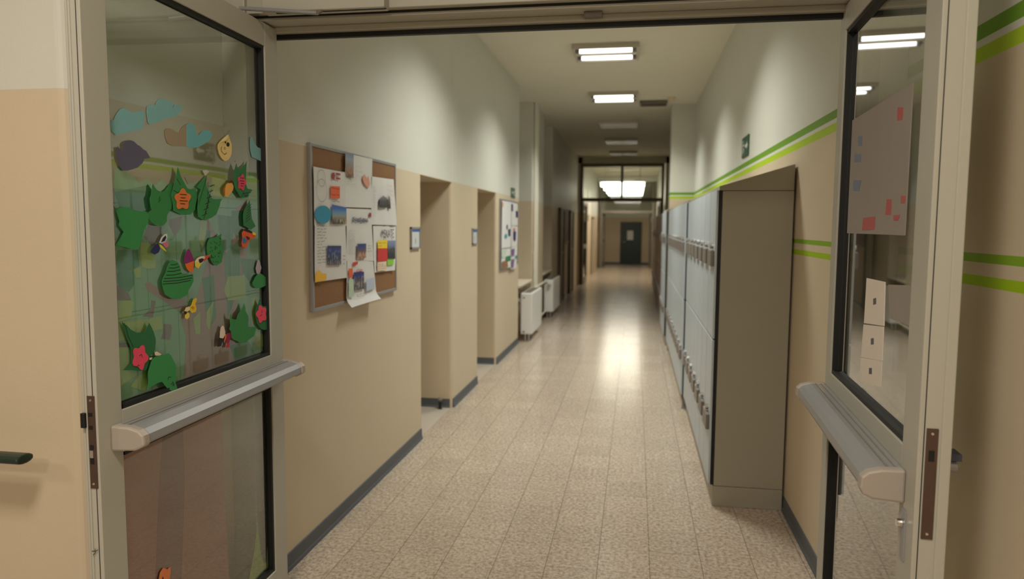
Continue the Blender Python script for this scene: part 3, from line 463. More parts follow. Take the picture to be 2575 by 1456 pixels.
 'p5_photo': [(3.8637,1.4924),(3.9956,1.4914),(3.9932,1.41),(3.861,1.4051)],
 'p6_red': [(3.7735,1.3953),(3.9691,1.3931),(3.962,1.3503),(3.7992,1.3582)],
 'p6_tag': [(3.725,1.3624),(3.7813,1.3606),(3.7762,1.3127),(3.7285,1.3105)],
 'p6_photo': [(3.8039,1.3371),(3.9575,1.3326),(3.9546,1.2343),(3.8043,1.2379)],
 'p6_green': [(3.723,1.3028),(3.7883,1.3015),(3.7943,1.2075),(3.7198,1.2077)],
 'p6_blue': [(3.9816,1.2842),(4.1117,1.2897),(4.1098,1.2227),(3.9836,1.2187)],
 'p7_head': [(4.2548,1.5671),(4.4928,1.5739),(4.4918,1.5298),(4.2579,1.5137)],
 'p7_yellow': [(4.1876,1.5051),(4.3599,1.5065),(4.3586,1.4534),(4.1864,1.4584)],
 'p7_red': [(4.1864,1.4584),(4.3609,1.4533),(4.3567,1.3751),(4.1843,1.3793)],
 'p7_photo': [(4.3668,1.5017),(4.5158,1.4988),(4.5083,1.3826),(4.3687,1.3887)],
 'p7_green': [(4.3569,1.3829),(4.4786,1.3775),(4.4729,1.3456),(4.3584,1.3475)],
 'p7_pink': [(4.1799,1.3758),(4.3404,1.3719),(4.339,1.3172),(4.1784,1.323)],
 'b2': [(8.2231,1.8988),(9.4575,1.8949),(9.4763,1.0517),(8.2001,1.0833)],
 'q1': [(8.3182,1.8864),(8.9617,1.8902),(8.9732,1.6034),(8.9378,1.3314),(8.3192,1.3342)],
 'q2': [(8.9617,1.8902),(9.458,1.8852),(9.4713,1.6009),(8.9827,1.5972)],
 'q3': [(8.9735,1.5941),(9.4718,1.5911),(9.4431,1.3254),(8.9932,1.3345)],
 'q4': [(8.2954,1.3276),(8.9382,1.3205),(8.9291,1.0819),(8.3023,1.102)],
 'q5': [(8.9562,1.3309),(9.4636,1.3249),(9.3743,1.0491),(8.9674,1.0484)],
 'q1_a': [(8.3347,1.8697),(8.4156,1.8694),(8.4171,1.8215),(8.3527,1.8082)],
 'q1_b': [(8.7666,1.5575),(8.9106,1.557),(8.8956,1.472),(8.7875,1.4734)],
 'q1_c': [(8.5356,1.4989),(8.6637,1.4976),(8.6653,1.4523),(8.5455,1.4542)],
 'q1_d': [(8.6424,1.6104),(8.7119,1.6076),(8.7137,1.5576),(8.6614,1.5608)],
 'q2_a': [(8.9626,1.867),(9.0844,1.8628),(9.088,1.7766),(8.9753,1.7821)],
 'q2_b': [(9.3208,1.7894),(9.4627,1.7842),(9.4665,1.7025),(9.3344,1.709)],
 'q3_a': [(9.1367,1.5244),(9.3428,1.523),(9.318,1.4067),(9.1511,1.413)],
 'q3_b': [(9.1347,1.572),(9.3308,1.5684),(9.3125,1.5313),(9.146,1.5323)],
 'q4_a': [(8.3357,1.3191),(8.6701,1.3162),(8.5026,1.2321),(8.3226,1.2249)],
 'q4_b': [(8.5871,1.2287),(8.9233,1.2306),(8.9258,1.168),(8.6322,1.1664)],
 'q4_c': [(8.34,1.1803),(8.675,1.1795),(8.7658,1.0986),(8.3423,1.107)],
 'q5_a': [(8.9944,1.3063),(9.2432,1.3067),(9.2078,1.2194),(9.0166,1.219)],
 'q5_b': [(9.2867,1.2164),(9.4279,1.2108),(9.4093,1.1705),(9.3086,1.17)],
 'q5_c': [(8.9994,1.1804),(9.2295,1.1702),(9.1559,1.0694),(9.0037,1.0731)],
 'r_poster': [(0.2179,2.0308),(0.8602,1.9584),(0.8639,1.5865),(0.2448,1.5754)],
 'r_red1': [(0.6862,1.9195),(0.7391,1.9112),(0.7376,1.8802),(0.6881,1.885)],
 'r_red2': [(0.3683,1.6309),(0.5153,1.6339),(0.5134,1.5958),(0.3612,1.5927)],
 'r_red3': [(0.6285,1.6797),(0.6771,1.6779),(0.677,1.6361),(0.62,1.637)],
 'r_red4': [(0.701,1.6336),(0.7607,1.6348),(0.7487,1.6201),(0.7034,1.6205)],
 'r_red5': [(0.759,1.6833),(0.8018,1.6816),(0.7982,1.6632),(0.7625,1.6643)],
 'r_blue1': [(0.2492,1.8964),(0.3054,1.8897),(0.3074,1.8588),(0.2512,1.8648)],
 'r_blue2': [(0.2147,1.842),(0.3061,1.8333),(0.3004,1.8081),(0.2084,1.8159)],
 'r_blue3': [(0.2089,1.7569),(0.323,1.7499),(0.2968,1.7177),(0.2091,1.7219)],
 'r_strip1': [(0.4453,1.449),(0.6504,1.452),(0.6614,1.3312),(0.44,1.3108)],
 'r_strip2': [(0.4355,1.3057),(0.6588,1.3288),(0.6646,1.235),(0.4243,1.2032)],
 'r_strip3': [(0.4248,1.201),(0.662,1.2325),(0.6632,1.1622),(0.4158,1.1228)],
 'r_note': [(0.6837,1.4472),(0.8896,1.4613),(0.8955,1.3624),(0.7148,1.3583)],
}

# ------------------------------------------------------------------ the setting
def arc(cx, cy, r, a0, a1, n=5):
    return [(cx + r * math.cos(math.radians(a0 + (a1 - a0) * i / n)), cy + r * math.sin(math.radians(a0 + (a1 - a0) * i / n))) for i in range(n + 1)]
struct(MB().box((-6.2, -6.2, -0.12), (1.1, 36, 0), M_floor).build('floor'))
struct(MB().box((-6.2, -6.2, H), (1.1, 36, H + 0.12), M_ceil).build('ceiling'))
# left wall: the stretch of corridor with two door recesses and two window bays
w = MB(); r = 0.03
w.prism([(-6.0, 2.2), (-6.0, 1.82)] + arc(XL - r, 1.82 + r, r, -90, 0) + [(XL, 5.18), (-2.05, 5.18), (-2.05, 2.2)], 0, H, M_wall)
w.prism([(-2.05, 6.12)] + arc(XL - r, 6.12 + r, r, -90, 0) + [(XL, 7.14), (-2.05, 7.14)], 0, H, M_wall)
w.prism([(-2.05, 8.16)] + arc(XL - r, 8.16 + r, r, -90, 0) + [(XL, 9.74), (-2.05, 9.74)], 0, H, M_wall)
w.box((-2.05, 5.18, 1.965), (XL, 6.12, H), M_wall); w.box((-2.05, 7.14, 1.965), (XL, 8.16, H), M_wall)
w.box((-2.25, 5.1, 0), (-2.05, 8.3, H), M_wall)
w.box((-2.05, 9.74, 0), (-1.70, 11.0, 0.75), M_wall); w.box((-2.05, 9.74, 2.9), (-1.82, 11.0, H), M_wall)
w.prism([(-2.05, 11.0), (XL, 11.0), (XL, 12.4), (-2.05, 12.4)], 0, H, M_wall)
w.box((-2.05, 12.4, 0), (-1.70, 13.7, 0.75), M_wall); w.box((-2.05, 12.4, 2.9), (-1.82, 13.7, H), M_wall)
w.box((-2.05, 13.7, 0), (XL, 19.95, H), M_wall)
w.box((-2.25, 9.6, 0), (-2.05, 20, H), M_wall)
struct(w.build('wall_left'))
# right wall with the pier, stripes painted along it
w = MB()
w.prism([(1.1, -6), (1.1, 19.95), (XR, 19.95), (XR, 11.95), (0.506, 11.95), (0.506, 11.5), (XR, 11.5), (XR, -6)], 0, H, M_wallR)
struct(w.build('wall_right'))
w = MB(); w.box((-6.2, -6.2, 0), (1.1, -6.0, H), M_wall); struct(w.build('wall_back'))
w = MB(); w.box((-6.2, -6, 0), (-6.0, 2.2, H), M_wall); struct(w.build('wall_lobby'))
# far hall beyond the first glazed partition, and the dark end room
w = MB(); w.box((-1.75, 19.95, 0), (-1.46, 33, H), M_wall); struct(w.build('wall_hall_left'))
w = MB(); w.box((0.76, 19.95, 0), (1.1, 33, H), M_wall); struct(w.build('wall_hall_right'))
w = MB(); w.box((-1.8, 31.3, 0), (1.1, 31.5, H), M_wall); struct(w.build('wall_far'))

def skirting(name, pts):
    """vinyl baseboard along a wall run; pts = [(p0, p1, normal)]"""
    b = MB()
    for (x0, y0), (x1, y1), (nx, ny) in pts:
        fr = Frame((x0, y0, 0), (x1 - x0, y1 - y0, 0), (0, 0, 1), (nx, ny, 0)); L = math.hypot(x1 - x0, y1 - y0)
        prof = [(0, 0), (0.016, 0), (0.013, 0.012), (0.008, 0.02), (0.006, 0.078), (0, 0.08)]
        n = len(prof); base = len(b.v); k = b.mi(M_base)
        for e in (0, L):
            for c, z in prof: b.v.append(fr.p(e, z, c))
        fl = fr.u.cross(fr.v).dot(fr.n) < 0
        for j in range(n):
            q = (base + j, base + n + j, base + n + (j + 1) % n, base + (j + 1) % n); b.f.append(q if fl else q[::-1]); b.m.append(k)
        for q in (tuple(base + j for j in range(n)), tuple(base + n + j for j in reversed(range(n)))): b.f.append(q if fl else q[::-1]); b.m.append(k)
    return struct(b.build(name))
skirting('baseboard_left', [((XL, 1.85), (XL, 5.18), (1, 0)), ((-2.05, 6.12), (XL - 0.02, 6.12), (0, -1)), ((XL, 6.14), (XL, 7.14), (1, 0)),
                            ((-2.05, 8.16), (XL - 0.02, 8.16), (0, -1)), ((XL, 8.18), (XL, 9.74), (1, 0)), ((-2.0, 11.0), (XL, 11.0), (0, -1)), ((XL, 11.0), (XL, 12.4), (1, 0)),
                            ((XL, 13.7), (XL, 14.9), (1, 0)), ((XL, 15.75), (XL, 17.2), (1, 0)), ((-6, 1.82), (XL - 0.02, 1.82), (0, -1))])
skirting('baseboard_right', [((XR, -6), (XR, 11.5), (-1, 0)), ((XR, 11.5), (0.506, 11.5), (0, -1)), ((XR, 11.95), (XR, 19.9), (-1, 0))])
skirting('baseboard_far', [((-1.46, 31.3), (-0.63, 31.3), (0, -1)), ((0.25, 31.3), (0.76, 31.3), (0, -1))])

# thresholds of the two door recesses
M_thresh = mat('smooth_threshold', (196, 184, 170), 0.25, vary=0.04, scale=10)
struct(MB().box((-2.05, 5.19, 0.0), (XL - 0.01, 6.11, 0.004), M_thresh).build('trim_1'))
struct(MB().box((-2.05, 7.15, 0.0), (XL - 0.01, 8.15, 0.004), M_thresh).build('trim_2'))

def room_door(name, x, y0, y1, z1, leafmat, n=1, framemat=None):
    """plain flush door in a frame, standing against a wall at x and facing +x"""
    framemat = framemat or M_greyframe
    b = MB(); b.box((x, y0 + 0.05, 0.005), (x + 0.03, y1 - 0.05, z1 - 0.05), leafmat)
    d = struct(b.build(name, origin=(x, (y0 + y1) / 2, 0), bevel=0.003))
    f = MB(); f.box((x, y0, 0), (x + 0.05, y0 + 0.05, z1), framemat); f.box((x, y1 - 0.05, 0), (x + 0.05, y1, z1), framemat); f.box((x, y0, z1 - 0.05), (x + 0.05, y1, z1), framemat)
    f.build('door_frame', d, bevel=0.003)
    h = MB(); h.box((x + 0.03, y0 + 0.09, 0.95), (x + 0.036, y0 + 0.13, 1.17), M_bar)
    h.tube([(x + 0.036, y0 + 0.11, 1.05), (x + 0.08, y0 + 0.11, 1.05), (x + 0.085, y0 + 0.13, 1.05), (x + 0.085, y0 + 0.22, 1.05)], 0.010, M_bar)
    h.build('door_handle', d, smooth=False)
    return d
room_door('door_6', -2.05, 5.2, 6.1, 1.96, M_wood)
room_door('door_7', -2.05, 7.17, 8.13, 1.95, M_wood)
room_door('door_8', XL, 14.9, 15.75, 1.97, M_darkframe, framemat=M_darkframe)
room_door('door_9', XL, 17.2, 18.1, 1.97, M_darkframe, framemat=M_darkframe)
room_door('door_10', -1.46, 24.4, 25.6, 1.9, M_wall, framemat=M_greyframe)

# windows in the two bays (black with night)
def window(name, y0, y1):
    z0, z1, x = 0.78, 2.9, -1.86
    g = MB(); g.box((x - 0.01, y0 + 0.05, z0 + 0.05), (x, y1 - 0.05, z1 - 0.05), M_black_glass)
    wd = struct(g.build(name, origin=(x, (y0 + y1) / 2, z0)))
    f = MB()
    for a, b_ in (((y0, z0), (y0 + 0.06, z1)), ((y1 - 0.06, z0), (y1, z1)), ((y0, z0), (y1, z0 + 0.06)), ((y0, z1 - 0.06), (y1, z1)), (((y0 + y1) / 2 - 0.03, z0), ((y0 + y1) / 2 + 0.03, z1))):
        f.box((x - 0.03, a[0], a[1]), (x + 0.03, b_[0], b_[1]), M_rad)
    f.build('window_frame', wd, bevel=0.004)
    s = MB(); s.box((-2.05, y0, 0.75), (-1.535, y1 - 0.02, 0.79), mat('window_sill_beige', (214, 200, 178), 0.4)); s.build('window_sill', wd, bevel=0.012)
    return wd
window('window_1', 9.745, 10.995); window('window_2', 12.405, 13.695)

# door frame and transom of the near doorway
f = MB()
f.box((XL, 2.60, 0), (-1.46, 2.79, H), M_alu); f.box((0.775, 2.60, 0), (XR, 2.79, H), M_alu)
f.box((-1.46, 2.615, 2.385), (0.775, 2.79, 2.45), M_alu)
f.box((-1.46, 2.655, 2.368), (0.775, 2.79, 2.385), M_alu)
f.box((-1.46, 2.74, 2.345), (0.775, 2.79, 2.368), M_alu)
f.box((-1.46, 2.615, 3.38), (0.775, 2.79, H), M_alu)
tr = struct(f.build('trim_3', origin=(-0.35, 2.7, 0), bevel=0.003))
g = MB(); g.box((-1.46, 2.648, 2.3775), (0.775, 2.658, 2.386), M_rubber); g.box((-1.46, 2.765, 2.327), (0.775, 2.785, 2.3455), M_rubber)
g.box((-1.385, 2.655, 2.45), (-1.365, 2.675, 3.38), M_rubber); g.box((0.70, 2.655, 2.45), (0.72, 2.675, 3.38), M_rubber); g.box((-1.365, 2.655, 2.45), (0.70, 2.675, 2.462), M_rubber)
g.build('gasket', tr)
g = MB(); g.box((-1.46, 2.63, 2.45), (-1.385, 2.72, 3.38), M_alu); g.box((0.72, 2.63, 2.45), (0.775, 2.72, 3.38), M_alu); g.build('transom_jamb', tr, bevel=0.003)
g = MB(); g.box((-1.37, 2.664, 2.455), (0.705, 2.670, 3.38), M_glass); g.build('transom_pane', tr)
g = MB(); g.box((-0.20, 2.70, 2.352), (-0.135, 2.742, 2.3675), M_lockbox); g.build('strike_plate', tr, bevel=0.002)
g = MB(); g.lathe(Frame((-0.118, 2.595, 2.405), (1, 0, 0), (0, 0, 1), (0, -1, 0)), [(0.006, -0.02), (0.006, 0.0), (0.003, 0.003)], mat('green_led', (60, 230, 90), 0.3, emit=((70, 240, 90), 2.5)), 10); g.build('indicator_light', tr)

# overhead closer of the left leaf, its rod slides in the housing
t = thing('door_closer', 'long beige door closer housing on the header above the left glass leaf', 'door closer', (-1.13, 2.6, 2.38))
b = MB(); b.box((-1.37, 2.56, 2.372), (-0.90, 2.6145, 2.428), M_alu); b.build('housing', t, bevel=0.004)
b = MB(); b.box((-1.32, 2.575, 2.3705), (-0.90, 2.585, 2.3735), M_rubber); b.build('slide_slot', t)
b = MB(); b.tube([(-1.455, 2.56, 2.39), (-1.14, 2.53, 2.352)], 0.0075, M_bar); b.tube([(-1.14, 2.53, 2.350), (-1.14, 2.57, 2.371)], 0.006, M_lockbox); b.build('closer_arm', t)

# ------------------------------------------------------------------ the two glazed leaves standing open
LH = Vector((-1.407, 2.65, 0)) + 0.10 * Vector((-0.01786, 0.99984, 0))
FL = Frame(LH, (0.01786, -0.99984, 0), (0, 0, 1), (0.99984, 0.01786, 0))
FR = Frame((0.6985, 2.80, 0), (-0.05916, -0.99825, 0), (0, 0, 1), (-0.99825, 0.05916, 0))
def leaf(name, fr, W, g0, g1, ztop, zg, rebate=0.0, T=0.05):
    """u = 0 at the hinge edge, W at the free edge; face at n = 0, back at n = -T"""
    b = MB()
    b.box((0, 0.01, -T), (g0, ztop, 0), M_alu, fr); b.box((g1, 0.01, -T), (W, ztop, 0), M_alu, fr)
    zs = [(0.01, zg[0][0]), (zg[0][1], zg[1][0]), (zg[1][1], ztop)]
    for z0, z1 in zs: b.box((g0, z0, -T), (g1, z1, -0.0003), M_alu, fr)
    d = struct(b.build(name, origin=tuple(fr.p(0, 0, -T / 2)), bevel=0.002))
    if rebate:
        q = MB(); q.box((W - 0.006, 0.01, -T - rebate), (W + 0.004, ztop, -T + 0.004), M_alu, fr); q.box((W - 0.06, 0.01, -T - 0.014), (W - 0.004, ztop, -T), M_alu, fr); q.build('rebate_strip', d, bevel=0.002)
    else:
        q = MB(); q.box((W - 0.05, 0.01, -T - 0.007), (W + 0.0, ztop, -T), M_alu, fr); q.box((W - 0.001, 0.01, -T + 0.004), (W + 0.004, ztop, -T + 0.010), M_alu, fr); q.build('rebate_strip', d, bevel=0.002)
    q = MB(); q.box((W - 0.001, 0.01, -0.0125), (W + 0.0008, ztop, -0.0105), M_rubber, fr); q.build('edge_seam', d)
    for z0, z1 in zg:
        q = MB(); q.box((g0 + 0.004, z0 + 0.004, -0.028), (g1 - 0.004, z1 - 0.004, -0.022), M_glass, fr); q.build('pane', d)
        q = MB(); k = 0.013
        for n0, n1 in ((-0.022, -0.006), (-T + 0.004, -0.028)):
            q.box((g0, z0, n0), (g0 + k, z1, n1), M_rubber, fr); q.box((g1 - k, z0, min(n0, n1 - 0.007)), (g1, z1, n1 - 0.007 if n0 > -0.025 else n1), M_rubber, fr)
            q.box((g0 + k, z0, n0), (g1 - k, z0 + k, n1), M_rubber, fr); q.box((g0 + k, z1 - k, n0), (g1 - k, z1, n1), M_rubber, fr)
        q.build('gasket', d)
    return d
def push_bar(d, fr, u0, u1, z0, z1):
    # touch bar: a bellied profile run along the leaf, end caps, grooves
    prof = [(0.0, z1), (0.050, z1 - 0.002), (0.078, z1 - 0.010), (0.092, z1 - 0.024), (0.094, z1 - 0.045), (0.086, z0 + 0.014), (0.066, z0 + 0.004), (0.0, z0)]
    b = MB(); pf = Frame(fr.o, fr.n, fr.v, fr.u)
    b.prism(prof, u0 + 0.03, u1 - 0.03, M_bar, pf)
    o = b.build('push_bar', d, bevel=0.002)
    for c in (0.012, 0.030):
        q = MB(); q.box((u0 + 0.031, z1 - 0.0025, c), (u1 - 0.031, z1 + 0.0006, c + 0.003), M_chrome, fr); q.box((u0 + 0.031, z1 - 0.003, c + 0.003), (u1 - 0.031, z1 + 0.0002, c + 0.006), M_lockbox, fr); q.build('groove', o)
    for a, e in ((u0, u0 + 0.03), (u1 - 0.03, u1)):
        q = MB(); q.prism([(c * 1.06, z + (0.003 if z > (z0 + z1) / 2 else -0.003)) for c, z in prof], a, e, M_barcap, pf); q.build('end_cap', o, bevel=0.006)
    return o
D1 = leaf('door_1', FL, 1.07, 0.10, 0.975, 2.36, [(0.20, 0.965), (1.084, 2.275)], T=0.037)
push_bar(D1, FL, 0.005, 1.025, 0.985, 1.05)
D2 = leaf('door_2', FR, 1.07, 0.08, 0.958, 2.36, [(0.20, 0.945), (1.084, 2.275)], rebate=0.018)
push_bar(D2, FR, -0.02, 1.0, 0.955, 1.03)
def mortise(d, fr, W, z0, z1, strike):
    s0 = 0.010 if strike else 0.0
    b = MB(); b.box((W + 0.0, z0, -0.040 + s0), (W + 0.0025, z1, -0.016 + s0), M_lockplate, fr); p_ = b.build('lock_plate', d)
    if strike:
        b = MB(); b.box((W + 0.0015, z1 - 0.085, -0.042), (W + 0.012, z1 - 0.045, -0.029), M_black, fr); b.build('latch_bolt', p_, bevel=0.002)
        b = MB()
        for za, zb in ((z1 - 0.055, z1 - 0.045), (z1 - 0.090, z1 - 0.080), (z0 + 0.105, z0 + 0.118), (z0 + 0.066, z0 + 0.082)): b.box((W + 0.0022, za, -0.024), (W + 0.0032, zb, -0.013), M_black, fr)
        b.build('slot', p_)
        b = MB(); b.box((W + 0.002, z0 + 0.084, -0.023), (W + 0.006, z0 + 0.104, -0.013), M_chrome, fr); b.build('dead_bolt', p_)
    else:
        b = MB(); b.box((W + 0.0022, z1 - 0.075, -0.034), (W + 0.0032, z1 - 0.050, -0.022), M_black, fr); b.build('slot', p_)
    b = MB()
    for z in (z0 + 0.012, z1 - 0.012): b.lathe(Frame(fr.p(W + 0.0025, z, -0.028 + s0), fr.n, fr.v, fr.u), [(0.0035, 0), (0.003, 0.001)], M_chrome, 10)
    b.build('screw', p_)
mortise(D1, FL, 1.07, 0.895, 1.145, True); mortise(D2, FR, 1.07, 0.90, 1.155, False)
b = MB(); b.box((0.99, 0.86, -0.058), (1.025, 1.10, -0.05), M_bar, FR); b.tube([FR.p(1.0, 1.05, -0.055), FR.p(1.0, 1.05, -0.10), FR.p(0.985, 1.05, -0.105), FR.p(0.88, 1.05, -0.105)], 0.013, M_bar)
b.box((0.96, 1.066, -0.112), (1.01, 1.082, -0.075), mat('blue_grey_plastic', (70, 76, 92), 0.5), FR)
b.lathe(Frame(FR.p(1.0, 0.95, -0.058), FR.u, FR.v, -FR.n), [(0.012, 0), (0.012, 0.012)], M_chrome, 14); b.build('door_handle', D2)
b = MB(); b.box((0.99, 0.82, -0.001), (1.02, 0.94, 0.004), M_bar, FR); b.lathe(Frame(FR.p(1.0, 0.905, 0.004), FR.u, FR.v, FR.n), [(0.011, 0), (0.010, 0.012)], M_chrome, 14); b.build('key_plate', D2, bevel=0.001)

# glazed partitions far down the corridor
def partition(name, y, x0, x1, zbar, ztop, mullion, leafdeg, framecol):
    b = MB(); t = 0.07
    b.box((x0, y, 0), (x0 + t, y + 0.1, ztop), framecol); b.box((x1 - t, y, 0), (x1, y + 0.1, ztop), framecol)
    b.box((x0 + t, y, zbar[0]), (x1 - t, y + 0.1, zbar[1]), framecol); b.box((x0 + t, y, ztop - 0.09), (x1 - t, y + 0.1, ztop), framecol)
    if mullion is not None: b.box((mullion - 0.035, y + 0.005, zbar[1]), (mullion + 0.035, y + 0.095, ztop - 0.09), framecol)
    d = struct(b.build(name, origin=((x0 + x1) / 2, y, 0), bevel=0.004))
    g = MB(); g.box((x0 + t, y + 0.045, zbar[1]), (x1 - t, y + 0.053, ztop - 0.09), M_glass); g.build('transom_pane', d)
    if ztop < H:
        g = MB(); g.box((x0 - 0.4, y, ztop), (x1 + 0.4, y + 0.12, H), M_wall); g.build('wall_above', d)
    for side in (-1, 1):
        hx = x0 + t if side < 0 else x1 - t
        a = math.radians(leafdeg) * side
        fr = Frame((hx, y + 0.06, 0), (-math.sin(a) * 0 + math.cos(math.radians(leafdeg)) * (-side), math.sin(math.radians(leafdeg)), 0), (0, 0, 1), (math.sin(math.radians(leafdeg)) * (-side) * -1, math.cos(math.radians(leafdeg)), 0))
        Wd = (x1 - x0) / 2 - t - 0.01; L = MB(); z1 = zbar[0] - 0.01
        for a_, e_ in (((0, 0.01), (0.09, z1)), ((Wd - 0.09, 0.01), (Wd, z1)), ((0.09, 0.01), (Wd - 0.09, 0.2)), ((0.09, 0.97), (Wd - 0.09, 1.09)), ((0.09, z1 - 0.09), (Wd - 0.09, z1))):
            L.box((a_[0], a_[1], -0.025), (e_[0], e_[1], 0.025), framecol, fr)
        lf = L.build('leaf_frame', d)
        L = MB(); L.box((0.09, 0.2, -0.004), (Wd - 0.09, 0.97, 0.004), M_glass, fr); L.box((0.09, 1.09, -0.004), (Wd - 0.09, z1 - 0.09, 0.004), M_glass, fr); L.build('pane', lf)
        L = MB(); L.tube([fr.p(0.06, 1.02, 0.06), fr.p(Wd - 0.06, 1.02, 0.06)], 0.02, M_bar); L.build('push_bar', lf)
    return d
partition('door_3', 19.95, -1.50, 0.72, (2.26, 2.36), 3.28, -0.39, 88, M_olive)
partition('door_4', 28.4, -1.36, 0.68, (2.10, 2.2), 3.3, None, 86, M_greyframe)
# dark green door at the very end, notice pinned on it
b = MB(); b.box((-0.60, 31.26, 0.01), (0.22, 31.30, 1.75), M_greendoor); d5 = struct(b.build('door_5', origin=(-0.19, 31.28, 0), bevel=0.004))
b = MB(); b.box((-0.64, 31.25, 0), (-0.60, 31.30, 1.79), M_darkframe); b.box((0.22, 31.25, 0), (0.26, 31.30, 1.79), M_darkframe); b.box((-0.64, 31.25, 1.75), (0.26, 31.30, 1.79), M_darkframe); b.build('door_frame', d5)
b = MB(); b.tube([(-0.53, 31.26, 0.95), (-0.53, 31.20, 0.95), (-0.42, 31.20, 0.95)], 0.011, M_bar); b.build('door_handle', d5)
tag(MB().box((-0.35, 31.257, 1.03), (-0.10, 31.2595, 1.42), M_paper).build('notice', origin=(-0.22, 31.258, 1.03)), 'white paper notice stuck on the dark green door at the corridor end', 'notice')

# ------------------------------------------------------------------ ceiling lamps
def ceiling_light(y, lit, label, x=-0.345, watts=CORRIDOR_W, col=CORRIDOR_COL, spread=128):
    t = thing('ceiling_light', label, 'ceiling light', (x, y, H), 'square ceiling lights along the corridor')
    b = MB(); hw = 0.34; z0 = H - 0.055
    b.box((x - hw, y - 0.31, H - 0.02), (x + hw, y + 0.31, H - 0.0005), M_housing)
    for x0, x1 in ((-hw, -hw + 0.02), (hw - 0.02, hw)): b.box((x + x0, y - 0.31, z0), (x + x1, y + 0.31, H - 0.02), M_housing)
    for y0, y1 in ((-0.31, -0.29), (0.29, 0.31), (-0.02, 0.02)): b.box((x - hw + 0.02, y + y0, z0), (x + hw - 0.02, y + y1, H - 0.02), M_housing)
    b.build('housing', t, bevel=0.003)
    for dy in (-0.16, 0.16):
        if lit:
            q = MB(); q.tube([(x - 0.27, y + dy, H - 0.045), (x + 0.27, y + dy, H - 0.045)], 0.020, M_tube, 14); q.build('tube', t, smooth=False)
            for sx in (-1, 1): q = MB(); q.tube([(x + sx * 0.27, y + dy, H - 0.045), (x + sx * 0.312, y + dy, H - 0.045)], 0.024, M_lockbox, 12); q.build('end_socket', t)
        else:
            q = MB(); q.tube([(x - 0.31, y + dy, H - 0.045), (x + 0.31, y + dy, H - 0.045)], 0.02, M_tubeoff, 12); q.build('tube', t)
            q = MB(); q.box((x - 0.315, y + dy - 0.125, z0 + 0.001), (x + 0.315, y + dy + 0.125, z0 + 0.006), M_louver); q.build('louver', t)
    if lit:
        ld = bpy.data.lights.new('lamp_light', 'AREA'); ld.shape = 'RECTANGLE'; ld.size = 0.58; ld.size_y = 0.5; ld.energy = watts; ld.color = col; ld.spread = math.radians(spread)
        lo = bpy.data.objects.new('lamp_light', ld); COL.objects.link(lo); lo.location = (0, 0, -0.095); lo.parent = t
    return t
ceiling_light(5.25, True, 'lit square ceiling lamp nearest the glass doors, hidden above the header')
ceiling_light(7.93, True, 'lit twin tube ceiling lamp largest and highest in the view')
ceiling_light(10.63, True, 'lit twin tube ceiling lamp second from the front, above the radiators')
ceiling_light(13.4, False, 'unlit ceiling lamp first of the dim ones, just past the pier')
ceiling_light(16.1, False, 'unlit ceiling lamp in the middle of the three dim ones')
ceiling_light(18.75, False, 'unlit ceiling lamp closest to the far glazed partition')
for k, (lx, ly) in enumerate(((-0.6, 0.1), (-3.2, -1.6), (-0.6, -2.6))):
    ceiling_light(ly, True, ('lobby ceiling lamp right above the camera', 'lobby ceiling lamp over the open left part of the lobby', 'lobby ceiling lamp furthest behind the camera')[k], lx, LOBBY_W * (0.45 if lx < -2 else 1.0), LOBBY_COL, 172)['group'] = 'lobby ceiling lights'

def hanging_lamp(y, label, watts=HALL_W):
    x = -0.40; z = 2.74
    t = thing('hanging_lamp', label, 'hanging lamp', (x, y, z), 'bright hanging lamps in the far hall')
    b = MB(); b.box((x - 0.66, y - 0.24, z + 0.12), (x + 0.66, y + 0.24, z + 0.15), M_housing); b.build('housing', t, bevel=0.004)
    for dy in (-0.15, 0.0, 0.15):
        q = MB(); q.tube([(x - 0.62, y + dy, z + 0.05), (x + 0.62, y + dy, z + 0.05)], 0.055, M_halltube, 12); q.build('tube', t)
    for dx in (-0.5, 0.5):
        q = MB(); q.tube([(x + dx, y, z + 0.15), (x + dx, y, H)], 0.006, M_housing, 8); q.build('hanger_rod', t)
    ld = bpy.data.lights.new('lamp_light', 'AREA'); ld.shape = 'RECTANGLE'; ld.size = 1.2; ld.size_y = 0.4; ld.energy = watts; ld.color = HALL_COL
    lo = bpy.data.objects.new('lamp_light', ld); COL.objects.link(lo); lo.location = (0, 0, -0.03); lo.parent = t
for y, s in ((21.4, 'nearest and highest glowing lamp seen through the far transom glass'), (23.6, 'second glowing lamp of the stack behind the far transom glass'), (25.8, 'third glowing lamp of the stack behind the far transom glass'), (27.5, 'lowest and furthest glowing lamp seen through the far transom glass')):
    hanging_lamp(y, s, HALL_W * (1.3 if y < 25 else 0.35))

# dark vent on the ceiling beside the pier
t = thing('ceiling_vent', 'dark flat vent on the ceiling beside the right hand pier', 'vent', (0.22, 11.2, H))
b = MB(); b.box((0.02, 11.1, H - 0.05), (0.42, 11.38, H - 0.001), M_greyframe); b.build('frame', t, bevel=0.004)
b = MB()
for k in range(5): b.box((0.04, 11.12 + k * 0.05, H - 0.055), (0.40, 11.15 + k * 0.05, H - 0.05), M_darkframe)
b.build('grille', t)
t = thing('smoke_detector', 'small round pale detector on the ceiling between vent and pier', 'smoke detector', (0.47, 10.9, H))
b = MB(); b.lathe(Frame((0.47, 10.9, H), (1, 0, 0), (0, 1, 0), (0, 0, -1)), [(0.055, 0), (0.055, 0.02), (0.035, 0.045), (0.0, 0.047)], mat('detector_plastic', (222, 200, 168), 0.5), 18); b.build('body', t)

